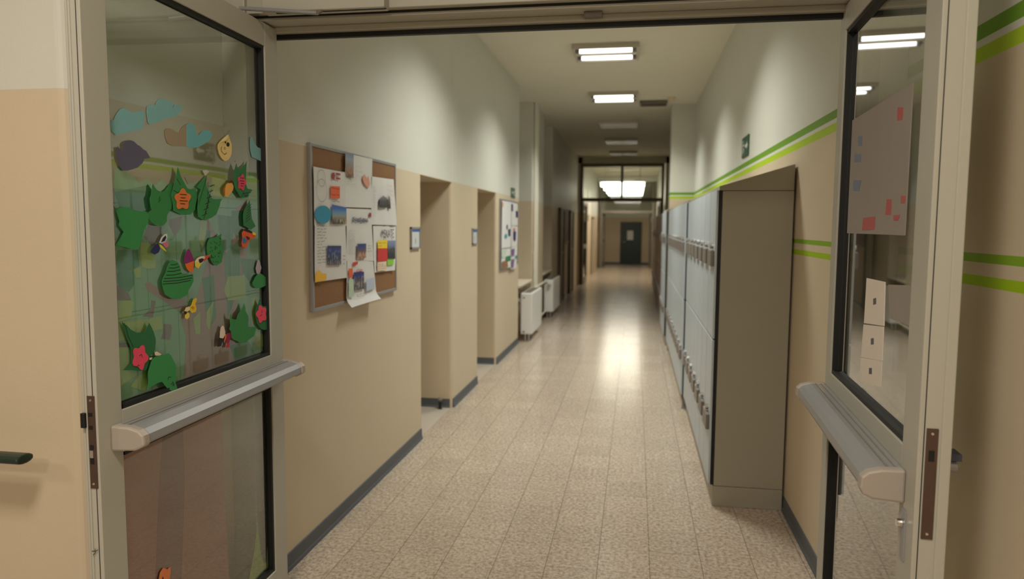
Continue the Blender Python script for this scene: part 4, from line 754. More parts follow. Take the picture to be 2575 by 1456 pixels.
# ------------------------------------------------------------------ lockers
def locker(label, y0, ncol, cw, xs, body, door, feet=False, lockpos=True):
    """bank of two-tier lockers along the right wall; doors face -x; xs = shift of the front"""
    y1 = y0 + ncol * cw
    t = thing('locker_bank', label, 'lockers', (0.66, (y0 + y1) / 2, 0), 'locker banks along the right wall')
    xf = 0.472 + xs; xb = XR - 0.012
    b = MB()
    if feet: b.box((xf + 0.03, y0 + 0.02, 0.0), (xb, y1 - 0.02, 0.117), body)
    else: b.box((xf - 0.006, y0, 0.0), (xb, y1, 0.117), body)
    b.build('plinth', t, bevel=0.003)
    b = MB(); b.box((xf, y0, 0.119), (xb, y1, 1.80), body); b.build('body', t, bevel=0.004)
    b = MB(); b.prism([(xf - 0.018, 1.802), (xb, 1.802), (xb, 1.945), (xf - 0.018, 1.826)], y0, y1, body, Frame((0, 0, 0), (1, 0, 0), (0, 0, 1), (0, 1, 0))); b.build('sloping_top', t, bevel=0.003)
    b = MB(); b.box((xf - 0.018, y0 + 0.003, 0.125), (xf - 0.0005, y1 - 0.003, 1.797), M_gapshade); b.build('gap_shade', t)  # black slab filling the gap behind the doors, its shade put into the colour
    if feet:
        for yy in (y0 + 0.04, y1 - 0.06):
            b = MB(); b.tube([(xf + 0.0, yy, 0.0), (xf + 0.0, yy, 0.02), (xf + 0.0, yy, 0.118)], [0.026, 0.018, 0.014], M_lockbox, 12); b.build('foot', t)
    first = None
    for k in range(ncol):
        for tier, (z0, z1) in enumerate(((0.128, 0.962), (0.970, 1.795))):
            if first is None:
                b = MB(); b.box((xf - 0.032, y0 + 0.006, z0), (xf - 0.019, y0 + cw - 0.006, z1), door); d = b.build('door', t, bevel=0.003)
                b = MB(); b.box((xf - 0.052, y0 + 0.03, z0 + 0.31), (xf - 0.0325, y0 + 0.23, z0 + 0.40), M_lockbox); b.build('lock', d, bevel=0.004)
                b = MB(); b.lathe(Frame((xf - 0.0325, y0 + 0.12, z0 + 0.425), (0, 1, 0), (0, 0, 1), (-1, 0, 0)), [(0.017, 0), (0.017, 0.016), (0.009, 0.022)], M_chrome, 12); b.build('knob', d)
                first = d
            else:
                c = first.copy(); COL.objects.link(c); c.parent = t
                dz = 0.842 if tier else 0.0
                c.location = Vector(first.location) + Vector((0, k * cw, dz))
                for ch in first.children:
                    e = ch.copy(); COL.objects.link(e); e.parent = c
                    if tier and ch.name.startswith(('lock', 'knob')): e.location = Vector(ch.location) + Vector((0, 0, 0.098))
    return t
locker('pale blue grey locker bank at the front, its beige end panel facing us', 4.213, 7, 0.318, 0.0, M_lockerbody, M_lockerdoor)
locker('long pale locker bank on short feet, directly behind the front bank', 6.46, 10, 0.318, -0.02, M_lockerbody, M_lockerdoor, feet=True)
locker('short pale locker bank standing against the right hand pier', 9.98, 4, 0.35, -0.045, M_lockerbody, M_lockerdoor)
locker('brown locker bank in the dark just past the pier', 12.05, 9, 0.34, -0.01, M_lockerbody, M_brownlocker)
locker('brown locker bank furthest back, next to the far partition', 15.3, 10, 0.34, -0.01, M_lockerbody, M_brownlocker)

# ------------------------------------------------------------------ radiators, pipes, rails
def radiator(label, y0, y1, z0, z1, valve=False):
    x0, x1 = -1.545, -1.385
    t = thing('radiator', label, 'radiator', ((x0 + x1) / 2, (y0 + y1) / 2, 0), 'white panel radiators under the windows')
    b = MB(); b.box((x0, y0, z0), (x1, y1, z1), M_rad); b.build('body', t, bevel=0.014)
    b = MB()
    for k in range(int((y1 - y0 - 0.1) / 0.03)): b.box((x0 + 0.025, y0 + 0.05 + k * 0.03, z1 - 0.0005), (x1 - 0.025, y0 + 0.062 + k * 0.03, z1 + 0.0015), M_greyframe)
    b.build('top_grille', t)
    for z in (z0 + 0.035, z1 - 0.06):
        b = MB(); b.lathe(Frame((x0 + 0.045, y0, z), (1, 0, 0), (0, 0, 1), (0, -1, 0)), [(0.014, -0.004), (0.014, 0.006), (0.008, 0.010)], M_bar if z > 0.4 else M_lockbox, 12); b.build('plug', t)
    b = MB(); b.tube([(x0 + 0.05, y0 + 0.12, z0 + 0.01), (x0 + 0.05, y0 + 0.12, 0.0)], 0.010, M_rad, 10); b.tube([(x0 + 0.10, y0 + 0.12, z0 + 0.01), (x0 + 0.10, y0 + 0.12, 0.0)], 0.010, M_rad, 10); b.build('feed_pipe', t)
    for yy in (y0 + 0.2, y1 - 0.2):
        b = MB(); b.box((XL - 0.14, yy - 0.02, z1 - 0.14), (x0 + 0.004, yy + 0.02, z1 - 0.10), M_rad); b.build('bracket', t)
    if valve:
        b = MB(); b.lathe(Frame((x1 - 0.05, y0, z1 - 0.05), (1, 0, 0), (0, 0, 1), (0, -1, 0)), [(0.012, 0), (0.014, 0.02), (0.032, 0.025), (0.034, 0.075), (0.026, 0.085)], mat('valve_white', (236, 234, 230), 0.35), 16); b.build('thermostat_valve', t)
    return t
radiator('nearer white panel radiator, larger, beside the second pinboard', 9.9, 10.95, 0.10, 0.672)
radiator('further white panel radiator with a round thermostat head', 12.5, 13.65, 0.11, 0.672, True)
M_pipe = mat('pipe_paint', (226, 222, 208), 0.35)
t = thing('heating_pipes', 'white heating pipes running down the left pier to the radiators', 'pipes', (-1.52, 11.2, 0))
for yy in (11.12, 11.34):
    b = MB(); b.tube([(-1.525, yy, 0.66), (-1.525, yy, H)], 0.019, M_pipe, 12); b.build('vertical_pipe', t)
b = MB(); b.tube([(-1.525, 11.12, 0.68), (-1.525, 11.12, 0.655), (-1.525, 11.15, 0.64), (-1.525, 12.38, 0.64), (-1.515, 12.485, 0.64)], 0.018, M_pipe, 12); b.build('connecting_pipe', t)
b = MB(); b.tube([(-1.50, 10.965, 0.14), (-1.50, 11.2, 0.14), (-1.515, 11.6, 0.12), (-1.515, 12.42, 0.125), (-1.50, 12.485, 0.145)], 0.014, M_pipe, 12); b.build('return_pipe', t)
for yy in (11.12, 11.34):
    for zz in (1.2, 2.4):
        b = MB(); b.box((XL - 0.002, yy - 0.012, zz - 0.01), (-1.505, yy + 0.012, zz + 0.01), M_pipe); b.build('pipe_clip', t)

# dark green oval handrail on the lobby wall, far left
t = thing('handrail', 'dark green oval handrail end on the cream wall at far left', 'handrail', (-2.3, 1.72, 0.945))
b = MB(); n = 14; pts = []
for k in range(n): pts.append((0.030 * math.cos(2 * math.pi * k / n), 0.014 * math.sin(2 * math.pi * k / n)))
b.prism(pts, 0.0, 1.6, M_handrail, Frame((-1.652, 1.72, 0.947), (0, -1, 0), (0, 0, 1), (-1, 0, 0))); b.build('rail', t, bevel=0.005)
for xx in (-1.95, -2.9):
    b = MB(); b.tube([(xx, 1.72, 0.935), (xx, 1.74, 0.90), (xx, 1.815, 0.90)], 0.009, M_handrail, 10); b.lathe(Frame((xx, 1.8195, 0.90), (1, 0, 0), (0, 0, 1), (0, -1, 0)), [(0.03, 0), (0.03, 0.006)], M_handrail, 16); b.build('bracket', t)

# rubber door stop on the floor by the first recess
t = thing('door_stop', 'small black door stop at the floor corner of the first recess', 'door stop', (-1.65, 6.06, 0))
b = MB(); b.lathe(Frame((-1.65, 6.06, 0.0), (1, 0, 0), (0, 1, 0), (0, 0, 1)), [(0.022, 0.0), (0.022, 0.006), (0.012, 0.010), (0.012, 0.07)], M_black, 14); b.build('post', t)
b = MB(); b.lathe(Frame((-1.65, 6.06, 0.07), (1, 0, 0), (0, 1, 0), (0, 0, 1)), [(0.012, 0.0), (0.022, 0.008), (0.024, 0.02), (0.016, 0.032), (0.0, 0.036)], M_lockbox, 14); b.build('head', t, smooth=True)

# ------------------------------------------------------------------ signs on the walls
FW = Frame((XL, 0, 0), (0, 1, 0), (0, 0, 1), (1, 0, 0))      # left wall: u = y, v = z
FWR = Frame((XR, 0, 0), (0, -1, 0), (0, 0, 1), (-1, 0, 0))   # right wall: u = -y
def door_plate(y0, y1, z0, z1, label, mark):
    t = thing('door_sign', label, 'door sign', (XL, (y0 + y1) / 2, z0), 'framed room signs by the recesses')
    b = MB()
    for a, e in (((y0, z0), (y0 + 0.012, z1)), ((y1 - 0.012, z0), (y1, z1)), ((y0, z0), (y1, z0 + 0.012)), ((y0, z1 - 0.012), (y1, z1))): b.box((a[0], a[1], 0), (e[0], e[1], 0.014), M_bar, FW)
    b.build('frame', t)
    b = MB(); b.box((y0 + 0.012, z0 + 0.012, 0), (y1 - 0.012, z1 - 0.012, 0.008), mat('sign_paper', (206, 210, 208), 0.4), FW); b.build('panel', t)
    b = MB(); b.box((y0 + 0.014, z1 - 0.034, 0.008), (y1 - 0.014, z1 - 0.018, 0.009), mat('sign_blue', (70, 96, 176), 0.5), FW); b.build('blue_band', t)
    b = MB(); ym = (y0 + y1) / 2 + 0.01
    for k in range(mark): b.box((ym - 0.012 + 0.02 * k, z0 + 0.035, 0.008), (ym - 0.003 + 0.02 * k, z0 + 0.075, 0.0088), M_lockbox, FW)
    b.build('number_mark', t)
door_plate(4.925, 5.14, 1.43, 1.585, 'framed grey room sign with blue band beside the first recess', 1)
door_plate(6.885, 7.10, 1.415, 1.568, 'framed grey room sign with blue band beside the second recess', 1)
M_exit = mat('exit_green', (46, 84, 62), 0.45); M_exitw = mat('exit_white', (214, 220, 210), 0.45)
def exit_sign(fr, u0, u1, z0, z1, label, flip):
    t = thing('exit_sign', label, 'exit sign', tuple(fr.p((u0 + u1) / 2, z0, 0)), 'green escape signs')
    b = MB(); b.box((u0, z0, 0), (u1, z1, 0.012), M_exit, fr); b.build('panel', t, bevel=0.002)
    W = u1 - u0; h = z1 - z0; X = lambda a: (u1 - a * W if flip else u0 + a * W); Y = lambda c: z0 + c * h
    b = MB()
    b.prism([(X(.55), Y(.42)), (X(.78), Y(.42)), (X(.78), Y(.28)), (X(.94), Y(.5)), (X(.78), Y(.72)), (X(.78), Y(.58)), (X(.55), Y(.58))], 0.012, 0.0128, M_exitw, fr)
    b.build('arrow', t)
    b = MB()
    b.prism([(X(.08), Y(.14)), (X(.12), Y(.14)), (X(.12), Y(.86)), (X(.08), Y(.86))], 0.012, 0.0128, M_exitw, fr)
    b.prism([(X(.26) + math.cos(k) * .03 * W, Y(.78) + math.sin(k) * .07 * h) for k in [i * 0.7 for i in range(9)]], 0.012, 0.0128, M_exitw, fr)
    for pl in ([(.27, .68), (.31, .44)], [(.31, .44), (.42, .34), (.40, .16)], [(.31, .44), (.24, .30), (.16, .26)], [(.28, .62), (.40, .56), (.44, .64)], [(.27, .64), (.18, .56)]):
        b.stroke([(X(a), Y(c)) for a, c in pl], 0.05 * h + 0.006, 0.0128, M_exitw, fr)
    b.build('running_figure', t)
exit_sign(FWR, -6.34, -6.0, 2.165, 2.325, 'dark green exit sign high on the right wall above the lockers', False)
exit_sign(FW, 9.10, 9.38, 1.955, 2.075, 'small green exit sign on the left wall above the second pinboard', True)
exit_sign(Frame((-1.46, 0, 0), (0, 1, 0), (0, 0, 1), (1, 0, 0)), 22.6, 22.9, 1.76, 1.92, 'small green exit sign in the lit hall behind the far partition', True)

# ------------------------------------------------------------------ paper on boards
def squiggle(u0, u1, z, amp, n, rnd):
    return [(u0 + (u1 - u0) * i / n, z + rnd.uniform(-amp, amp)) for i in range(n + 1)]
M_ink = mat('grey_ink', (96, 96, 108), 0.7); M_inkd = mat('dark_ink', (40, 40, 52), 0.7)
def paper_colour(name, c): return mat(name, c, 0.65, vary=0.06, scale=40)
C_orange = paper_colour('orange_paper', (238, 104, 60)); C_blue = paper_colour('cyan_blue_paper', (52, 150, 186)); C_red = paper_colour('red_paper', (214, 58, 54)); C_yellow = paper_colour('yellow_paper', (246, 214, 54)); C_lime = paper_colour('lime_paper', (140, 210, 52)); C_amber = paper_colour('amber_paper', (244, 190, 60))
C_pink = paper_colour('pale_orange_paper', (240, 214, 186)); C_mint = paper_colour('pale_green_crayon', (196, 214, 194)); C_sky = paper_colour('pale_blue_crayon', (190, 204, 222)); C_dred = paper_colour('dark_red_crayon', (170, 50, 60)); C_salmon = paper_colour('salmon_crayon', (224, 160, 136))
def photo_mat(name, cols, z0, z1, city, seedv):
    """a printed city photograph: sky bands over dark towers with small lights"""
    m = bpy.data.materials.new(name); m.use_nodes = True; nt = m.node_tree; b = nt.nodes['Principled BSDF']; b.inputs['Roughness'].default_value = 0.35
    g = nt.nodes.new('ShaderNodeNewGeometry'); s = nt.nodes.new('ShaderNodeSeparateXYZ'); nt.links.new(g.outputs['Position'], s.inputs[0])
    r = nt.nodes.new('ShaderNodeMapRange'); r.inputs[1].default_value = z0; r.inputs[2].default_value = z1; nt.links.new(s.outputs['Z'], r.inputs[0])
    cr = nt.nodes.new('ShaderNodeValToRGB'); e = cr.color_ramp.elements
    e[0].position = 0.0; e[0].color = lin(cols[0]); e[1].position = 1.0; e[1].color = lin(cols[-1])
    for i, c in enumerate(cols[1:-1]): k = e.new((i + 1) / (len(cols) - 1)); k.color = lin(c)
    nt.links.new(r.outputs[0], cr.inputs[0])
    mp = nt.nodes.new('ShaderNodeMapping'); mp.inputs['Scale'].default_value = (60, 60, 26); mp.inputs['Location'].default_value = (seedv, seedv * 2, 0); nt.links.new(g.outputs['Position'], mp.inputs[0])
    v = nt.nodes.new('ShaderNodeTexNoise'); v.inputs['Scale'].default_value = 1.6; v.inputs['Detail'].default_value = 5; nt.links.new(mp.outputs[0], v.inputs['Vector'])
    th = nt.nodes.new('ShaderNodeMapRange'); th.inputs[1].default_value = 0.54; th.inputs[2].default_value = 0.62; nt.links.new(v.outputs['Fac'], th.inputs[0])
    fade = nt.nodes.new('ShaderNodeMapRange'); fade.inputs[1].default_value = city[1]; fade.inputs[2].default_value = city[1] - 0.2; nt.links.new(r.outputs[0], fade.inputs[0])
    mu = nt.nodes.new('ShaderNodeMath'); mu.operation = 'MULTIPLY'; nt.links.new(th.outputs[0], mu.inputs[0]); nt.links.new(fade.outputs[0], mu.inputs[1])
    mx = nt.nodes.new('ShaderNodeMix'); mx.data_type = 'RGBA'; nt.links.new(mu.outputs[0], mx.inputs[0]); nt.links.new(cr.outputs[0], mx.inputs[6]); mx.inputs[7].default_value = lin(city[0])
    nt.links.new(mx.outputs[2], b.inputs['Base Color'])
    return m
def zr(k): zs = [q[1] for q in DECO[k]]; return min(zs), max(zs)
def ur(k): us = [q[0] for q in DECO[k]]; return min(us), max(us)

def board(name, u0, u1, z0, z1, label, group):
    t = thing(name, label, 'pinboard', (XL, (u0 + u1) / 2, z0), group)
    b = MB(); b.box((u0 + 0.012, z0 + 0.012, 0.0), (u1 - 0.012, z1 - 0.012, 0.017), M_cork, FW); b.build('cork_panel', t)
    b = MB(); k = 0.018
    for a, e in (((u0, z0), (u0 + k, z1)), ((u1 - k, z0), (u1, z1)), ((u0 + k, z0), (u1 - k, z0 + k)), ((u0 + k, z1 - k), (u1 - k, z1))): b.box((a[0], a[1], 0), (e[0], e[1], 0.0215), M_bar, FW)
    b.build('frame', t, bevel=0.003)
    return t
board('pinboard', 3.315, 4.575, 1.172, 1.99, 'large cork pinboard with silver frame on the left wall, full of posters', 'cork pinboards')
board('pinboard', 8.31, 9.60, 1.085, 1.91, 'cork pinboard almost covered in sheets, between second recess and radiators', 'cork pinboards')

def sheet_on_wall(name, key, label, cat, group, lift=0.0235, curl=0.0, seedv=0, m=None, fold=None):
    """a sheet of paper pinned on a board: a thin grid whose edges stand off the cork"""
    P = DECO[key]; rnd = random.Random(seedv)
    # bilinear patch through the four corners (tl, tr, br, bl); extra points are ignored
    if len(P) > 4:
        us = ur(key); zs = zr(key); P4 = [P[0], P[1], None, P[-1]]; P4[2] = min(P, key=lambda q: (q[1] - q[0]))
    else: P4 = P
    tl, tr_, br, bl = P4
    n = 10; b = MB(); k = b.mi(m or M_paper)
    ph = rnd.uniform(0, 6)
    def pos(a, c, back):
        u = (tl[0] * (1 - a) + tr_[0] * a) * (1 - c) + (bl[0] * (1 - a) + br[0] * a) * c
        z = (tl[1] * (1 - a) + tr_[1] * a) * (1 - c) + (bl[1] * (1 - a) + br[1] * a) * c
        off = lift + 0.002 * math.sin(3 * a + ph) * math.sin(4 * c + ph) + 0.002
        off += 0.006 * (abs(2 * a - 1) ** 6)
        if curl: off += curl * max(0.0, (c - 0.78) / 0.22) ** 2
        if fold: off += fold * abs(math.sin(a * math.pi * 3)) * (1 if c > 0.05 else 0.4)
        return FW.p(u, z, off - (0.0006 if back else 0))
    base = len(b.v)
    for back in (0, 1):
        for j in range(n + 1):
            for i in range(n + 1): b.v.append(pos(i / n, j / n, back))
    q = (n + 1) ** 2
    for j in range(n):
        for i in range(n):
            a0 = base + j * (n + 1) + i
            f = (a0, a0 + n + 1, a0 + n + 2, a0 + 1); b.f.append(f); b.m.append(k)
            b.f.append(tuple(x + q for x in f[::-1])); b.m.append(k)
    o = b.build(name, origin=tuple(FW.p((tl[0] + tr_[0]) / 2, min(bl[1], br[1]), lift)), smooth=True)
    return tag(o, label, cat, group)
DZ = 0.033
def on_sheet(par, name, keys, m, d=DZ, label=None):
    b = MB()
    for k in (keys if isinstance(keys, list) else [keys]): b.prism(DECO[k], d, d + 0.0006, m, FW)
    return b.build(name, par, label=label)
def writing(par, u0, u1, z0, z1, rows, m=M_ink, w=0.002, d=DZ, seedv=1, amp=0.003, name='handwriting'):
    rnd = random.Random(seedv); b = MB()
    for r_ in range(rows):
        z = z1 - (z1 - z0) * (r_ + 0.5) / rows; u = u0
        while u < u1 - 0.01:
            L = min(rnd.uniform(0.02, 0.06), u1 - u)
            b.stroke(squiggle(u, u + L, z, amp, max(3, int(L / 0.006)), rnd), w, d, m, FW); u += L + 0.012
            if rnd.random() < 0.08: break
    return b.build(name, par)
G = 'posters on the large pinboard'
s = sheet_on_wall('poster', 'p1', 'white poster with blue circle, orange square and skyline photo, upper left on pinboard', 'poster', G, seedv=1)
on_sheet(s, 'blue_circle', 'p1_circle', C_blue); on_sheet(s, 'orange_note', 'p1_orange', C_orange); on_sheet(s, 'red_emblem', ['p1_shield', 'p1_flag1', 'p1_flag2'], C_dred)
on_sheet(s, 'photo', 'p1_photo', photo_mat('photo_dusk_skyline', [(40, 34, 36), (96, 84, 76), (150, 150, 140), (96, 148, 190), (40, 100, 190), (28, 70, 160)], *zr('p1_photo'), ((214, 190, 150), 0.35), 1))
b = MB(); rnd = random.Random(3); cu, cz = 3.405, 1.775
for rad, dz in ((0.045, 0.05), (0.062, -0.01)):
    b.stroke([(cu + rad * math.cos(a * 0.35), cz + dz + rad * 0.9 * math.sin(a * 0.35)) for a in range(19)], 0.0018, DZ, M_ink, FW)
b.build('pencil_drawing', s); writing(s, 3.52, 3.62, 1.70, 1.80, 3, M_inkd, seedv=5, d=DZ + 0.001)
s = sheet_on_wall('poster', 'p2', 'white poster with long handwriting column and night towers photo, lower left on pinboard', 'poster', G, seedv=2)
u0, u1 = ur('p2'); z0, z1 = zr('p2')
writing(s, u0 + 0.03, u0 + 0.14, z0 + 0.09, z0 + 0.30, 14, M_ink, seedv=7); writing(s, u1 - 0.05, u1 - 0.01, z0 + 0.07, z0 + 0.13, 3, M_inkd, seedv=8)
on_sheet(s, 'photo', 'p2_photo', photo_mat('photo_night_towers', [(120, 90, 84), (50, 50, 70), (34, 48, 96), (30, 50, 130), (26, 36, 96)], *zr('p2_photo'), ((150, 160, 180), 0.9), 4)); on_sheet(s, 'amber_cutout', 'p2_yellow', C_amber)
s = sheet_on_wall('poster', 'p3', 'white poster with pink heart shape and tall tower photo, top middle of pinboard', 'poster', G, seedv=3)
on_sheet(s, 'photo', 'p3_photo', photo_mat('photo_clock_tower', [(86, 70, 66), (150, 110, 90), (150, 140, 138), (150, 164, 184), (120, 136, 166)], *zr('p3_photo'), ((196, 150, 120), 0.55), 6)); on_sheet(s, 'pink_heart', 'p3_heart', C_salmon)
u0, u1 = ur('p3'); z0, z1 = zr('p3'); writing(s, u0 + 0.02, u0 + 0.15, z0 + 0.12, z0 + 0.17, 4, mat('pale_ink', (186, 186, 196), 0.7), seedv=9); writing(s, u0 + 0.14, u0 + 0.24, z1 - 0.13, z1 - 0.05, 3, mat('pale_ink', (186, 186, 196), 0.7), seedv=10)
s = sheet_on_wall('poster', 'p4', 'folded white leaflet with grey statue photo, upper right on pinboard', 'poster', G, seedv=4, fold=0.006)
on_sheet(s, 'photo', ['p4_photo', 'p4_photo2'], photo_mat('photo_grey_statue', [(40, 40, 46), (70, 70, 76), (150, 150, 154)], *zr('p4_photo'), ((30, 28, 30), 0.9), 2), d=DZ + 0.005)
u0, u1 = ur('p4'); z0, z1 = zr('p4'); writing(s, u0 + 0.26, u1 - 0.02, z0 + 0.12, z0 + 0.26, 5, C_salmon, seedv=12, d=DZ + 0.005); writing(s, u0 + 0.02, u0 + 0.07, z0 + 0.05, z1 - 0.06, 12, mat('pale_ink', (186, 186, 196), 0.7), seedv=13, d=DZ + 0.005)
s = sheet_on_wall('poster', 'p5', 'white poster with blue scrawled heading and night street photo, middle of pinboard', 'poster', G, seedv=5)
u0, u1 = ur('p5'); z0, z1 = zr('p5')
b = MB(); rnd = random.Random(14); M_bluepen = mat('blue_pen', (92, 112, 150), 0.7)
for k in range(4): b.stroke(squiggle(u0 + 0.08, u0 + 0.32, z1 - 0.06 - 0.003 * k, 0.016, 26, rnd), 0.003, DZ, M_bluepen if k % 2 else M_ink, FW)
b.build('scrawled_heading', s); on_sheet(s, 'red_tab', 'p5_red', C_dred)
on_sheet(s, 'photo', 'p5_photo', photo_mat('photo_street_at_night', [(150, 60, 50), (170, 120, 90), (110, 80, 80), (50, 66, 130), (30, 44, 120)], *zr('p5_photo'), ((210, 190, 170), 0.6), 9))
writing(s, u0 + 0.02, u0 + 0.12, z0 + 0.05, z1 - 0.12, 16, mat('pale_ink', (186, 186, 196), 0.7), seedv=15); writing(s, u1 - 0.10, u1 - 0.03, z0 + 0.05, z0 + 0.10, 3, M_ink, seedv=16)
s = sheet_on_wall('poster', 'p6', 'white poster hanging below the pinboard with curled bottom edge and city photo', 'poster', G, curl=0.03, seedv=6)
u0, u1 = ur('p6'); z0, z1 = zr('p6')
b = MB(); b.prism([(3.79, 1.393), (3.87, 1.393), (3.86, 1.378), (3.80, 1.372)], DZ, DZ + 0.0006, C_red, FW); b.stroke([(3.86, 1.352), (3.85, 1.334), (3.93, 1.336)], 0.006, DZ, C_red, FW); b.stroke(squiggle(3.87, 3.94, 1.343, 0.008, 8, random.Random(2)), 0.004, DZ, C_red, FW); b.build('red_heading', s)
on_sheet(s, 'orange_tag', 'p6_tag', C_orange, d=DZ + 0.004); on_sheet(s, 'photo', 'p6_photo', photo_mat('photo_towers_from_above', [(60, 60, 66), (70, 60, 60), (110, 84, 76), (40, 48, 90), (30, 40, 130), (28, 36, 110)], *zr('p6_photo'), ((176, 180, 190), 0.8), 3))
on_sheet(s, 'green_crayon_patch', 'p6_green', C_mint, d=DZ + 0.004); on_sheet(s, 'blue_crayon_patch', 'p6_blue', C_sky, d=DZ + 0.004)
writing(s, 3.83, 3.98, 1.195, 1.215, 2, M_ink, seedv=18, d=DZ + 0.006)
s = sheet_on_wall('poster', 'p7', 'white poster with red, yellow and green squares and scrawled heading, lower right on pinboard', 'poster', G, seedv=7)
for n_, k, m in (('yellow_note', 'p7_yellow', C_yellow), ('red_note', 'p7_red', C_red), ('green_note', 'p7_green', C_lime), ('pale_orange_note', 'p7_pink', C_pink)): on_sheet(s, n_, k, m)
on_sheet(s, 'photo', 'p7_photo', photo_mat('photo_grey_skyline', [(36, 36, 40), (50, 50, 56), (90, 90, 96), (120, 134, 170), (140, 152, 190)], *zr('p7_photo'), ((24, 24, 28), 0.75), 8))
u0, u1 = ur('p7_head'); z0, z1 = zr('p7_head'); b = MB()
glyphs = {'M': [[(0, 0), (.1, 1), (.5, .4), (.9, 1), (1, 0)]], 'S': [[(1, .9), (.2, 1), (.2, .55), (.9, .45), (.8, 0), (0, .1)]], 'I': [[(.5, 0), (.5, 1)]], 'K': [[(.1, 0), (.1, 1)], [(.9, 1), (.1, .5), (1, 0)]], 'A': [[(0, 0), (.5, 1), (1, 0)], [(.2, .4), (.8, .4)]], 'T': [[(.5, 0), (.5, 1)], [(0, 1), (1, 1)]], 'E': [[(1, 1), (.1, 1), (.1, 0), (1, 0)], [(.1, .5), (.8, .5)]]}
word = 'MSKATE'; cwid = (u1 - u0) / len(word)
for k, ch in enumerate(word):
    for st in glyphs[ch]: b.stroke([(u0 + cwid * (k + 0.08 + 0.8 * a), z0 + (z1 - z0) * (0.1 + 0.8 * c)) for a, c in st], 0.0055, DZ, M_inkd, FW)
b.build('scrawled_heading', s)
u0, u1 = ur('p7_pink'); z0, z1 = zr('p7_pink'); writing(s, u0 + 0.01, u1 - 0.01, z0 + 0.01, z1 - 0.01, 3, M_ink, seedv=19, d=DZ + 0.001)
u0, u1 = ur('p7_yellow'); z0, z1 = zr('p7_yellow'); writing(s, u0 + 0.01, u1 - 0.02, z0 + 0.01, z1 - 0.01, 2, M_inkd, seedv=20, d=DZ + 0.001)
# brown card behind the left posters
tag(MB().prism([(3.337, 1.868), (3.352, 1.868), (3.352, 1.30), (3.341, 1.30)], 0.0222, 0.0232, mat('brown_card', (120, 92, 66), 0.8), FW).build('card_strip', origin=(XL + 0.022, 3.345, 1.30)), 'narrow brown card edge left of the posters on the large pinboard', 'card')

G = 'sheets on the further pinboard'
s = sheet_on_wall('poster', 'q1', 'large white sheet with few dark scraps on the further pinboard', 'poster', G, seedv=21)
M_violet = mat('violet_print', (60, 50, 110), 0.6); M_navy = mat('navy_print', (40, 48, 80), 0.6)
on_sheet(s, 'dark_scrap', ['q1_b', 'q1_d'], M_navy); on_sheet(s, 'blue_scrap', 'q1_c', C_blue); on_sheet(s, 'red_scrap', 'q1_a', C_salmon)
s = sheet_on_wall('poster', 'q2', 'white sheet with two blue scraps at the upper right of further pinboard', 'poster', G, seedv=22)
on_sheet(s, 'blue_scrap', ['q2_a', 'q2_b'], M_violet)
s = sheet_on_wall('poster', 'q3', 'white sheet with purple figure on the further pinboard', 'poster', G, seedv=23)
on_sheet(s, 'purple_figure', 'q3_a', M_violet); on_sheet(s, 'red_title', 'q3_b', C_salmon)
s = sheet_on_wall('poster', 'q4', 'white and green patchwork sheet at the bottom left of further pinboard', 'poster', G, seedv=24)
on_sheet(s, 'mint_patch', 'q4_a', C_mint); on_sheet(s, 'green_patch', 'q4_b', mat('leaf_green_print', (50, 130, 80), 0.6)); on_sheet(s, 'brown_patch', 'q4_c', M_cork)
s = sheet_on_wall('poster', 'q5', 'white sheet with violet and blue blocks at the bottom right of further pinboard', 'poster', G, seedv=25)
on_sheet(s, 'violet_block', ['q5_a', 'q5_c'], mat('mauve_print', (130, 100, 150), 0.6)); on_sheet(s, 'blue_block', 'q5_b', C_blue)
# dark framed display far down on the left wall
t = thing('picture_frame', 'brown framed display on the dark left wall before the far partition', 'framed display', (XL, 16.4, 1.2))
b = MB(); b.box((15.95, 1.25, 0), (16.95, 1.95, 0.02), mat('faded_red_print', (150, 110, 100), 0.7, vary=0.4, scale=9), FW); b.build('print', t)
b = MB()
for a, e in (((15.92, 1.22), (15.96, 1.98)), ((16.94, 1.22), (16.98, 1.98)), ((15.96, 1.22), (16.94, 1.26)), ((15.96, 1.94), (16.94, 1.98))): b.box((a[0], a[1], 0), (e[0], e[1], 0.03), M_darkframe, FW)
b.build('frame', t)

# ------------------------------------------------------------------ paper cut-outs on the left glass leaf
def pc(n, c): return mat(n, c, 0.75, vary=0.10, scale=60)
G1 = pc('green_paper', (52, 138, 74)); G2 = pc('dark_green_paper', (36, 108, 62)); G3 = pc('mid_green_paper', (46, 126, 72)); M_pen = mat('black_pen', (16, 22, 18), 0.7)
def centre(k): return (sum(q[0] for q in DECO[k]) / len(DECO[k]), sum(q[1] for q in DECO[k]) / len(DECO[k]))
NG = -0.0215     # front surface of the pane
def lifted(k, lift, tilt=(0, 0)):
    cu, cz = centre(k)
    f = lambda u, v: lift + max(-lift + 0.001, tilt[0] * (u - cu) + tilt[1] * (v - cz))
    return f
def cutout(name, key, m, label, cat, group, lift=0.003, tilt=(0, 0), thick=0.0008):
    off = lifted(key, lift, tilt)
    b = MB(); b.prism(DECO[key], NG, NG + thick, m, FL, off)
    return b, off
def finish(b, name, key, label, cat, group):
    cu, cz = centre(key); zmin = min(q[1] for q in DECO[key])
    return tag(b.build(name, origin=tuple(FL.p(cu, zmin, NG))), label, cat, group)
def ink(b, key, lines, off, w=0.0022):
    us = [q[0] for q in DECO[key]]; zs = [q[1] for q in DECO[key]]; a0, a1, c0, c1 = max(us), min(us), min(zs), max(zs)
    for l in lines: b.stroke([(a0 + (a1 - a0) * x, c0 + (c1 - c0) * y) for x, y in l], w, NG + 0.0011, M_pen, FL, off)
LG = 'green paper leaves stuck on the glass leaf'
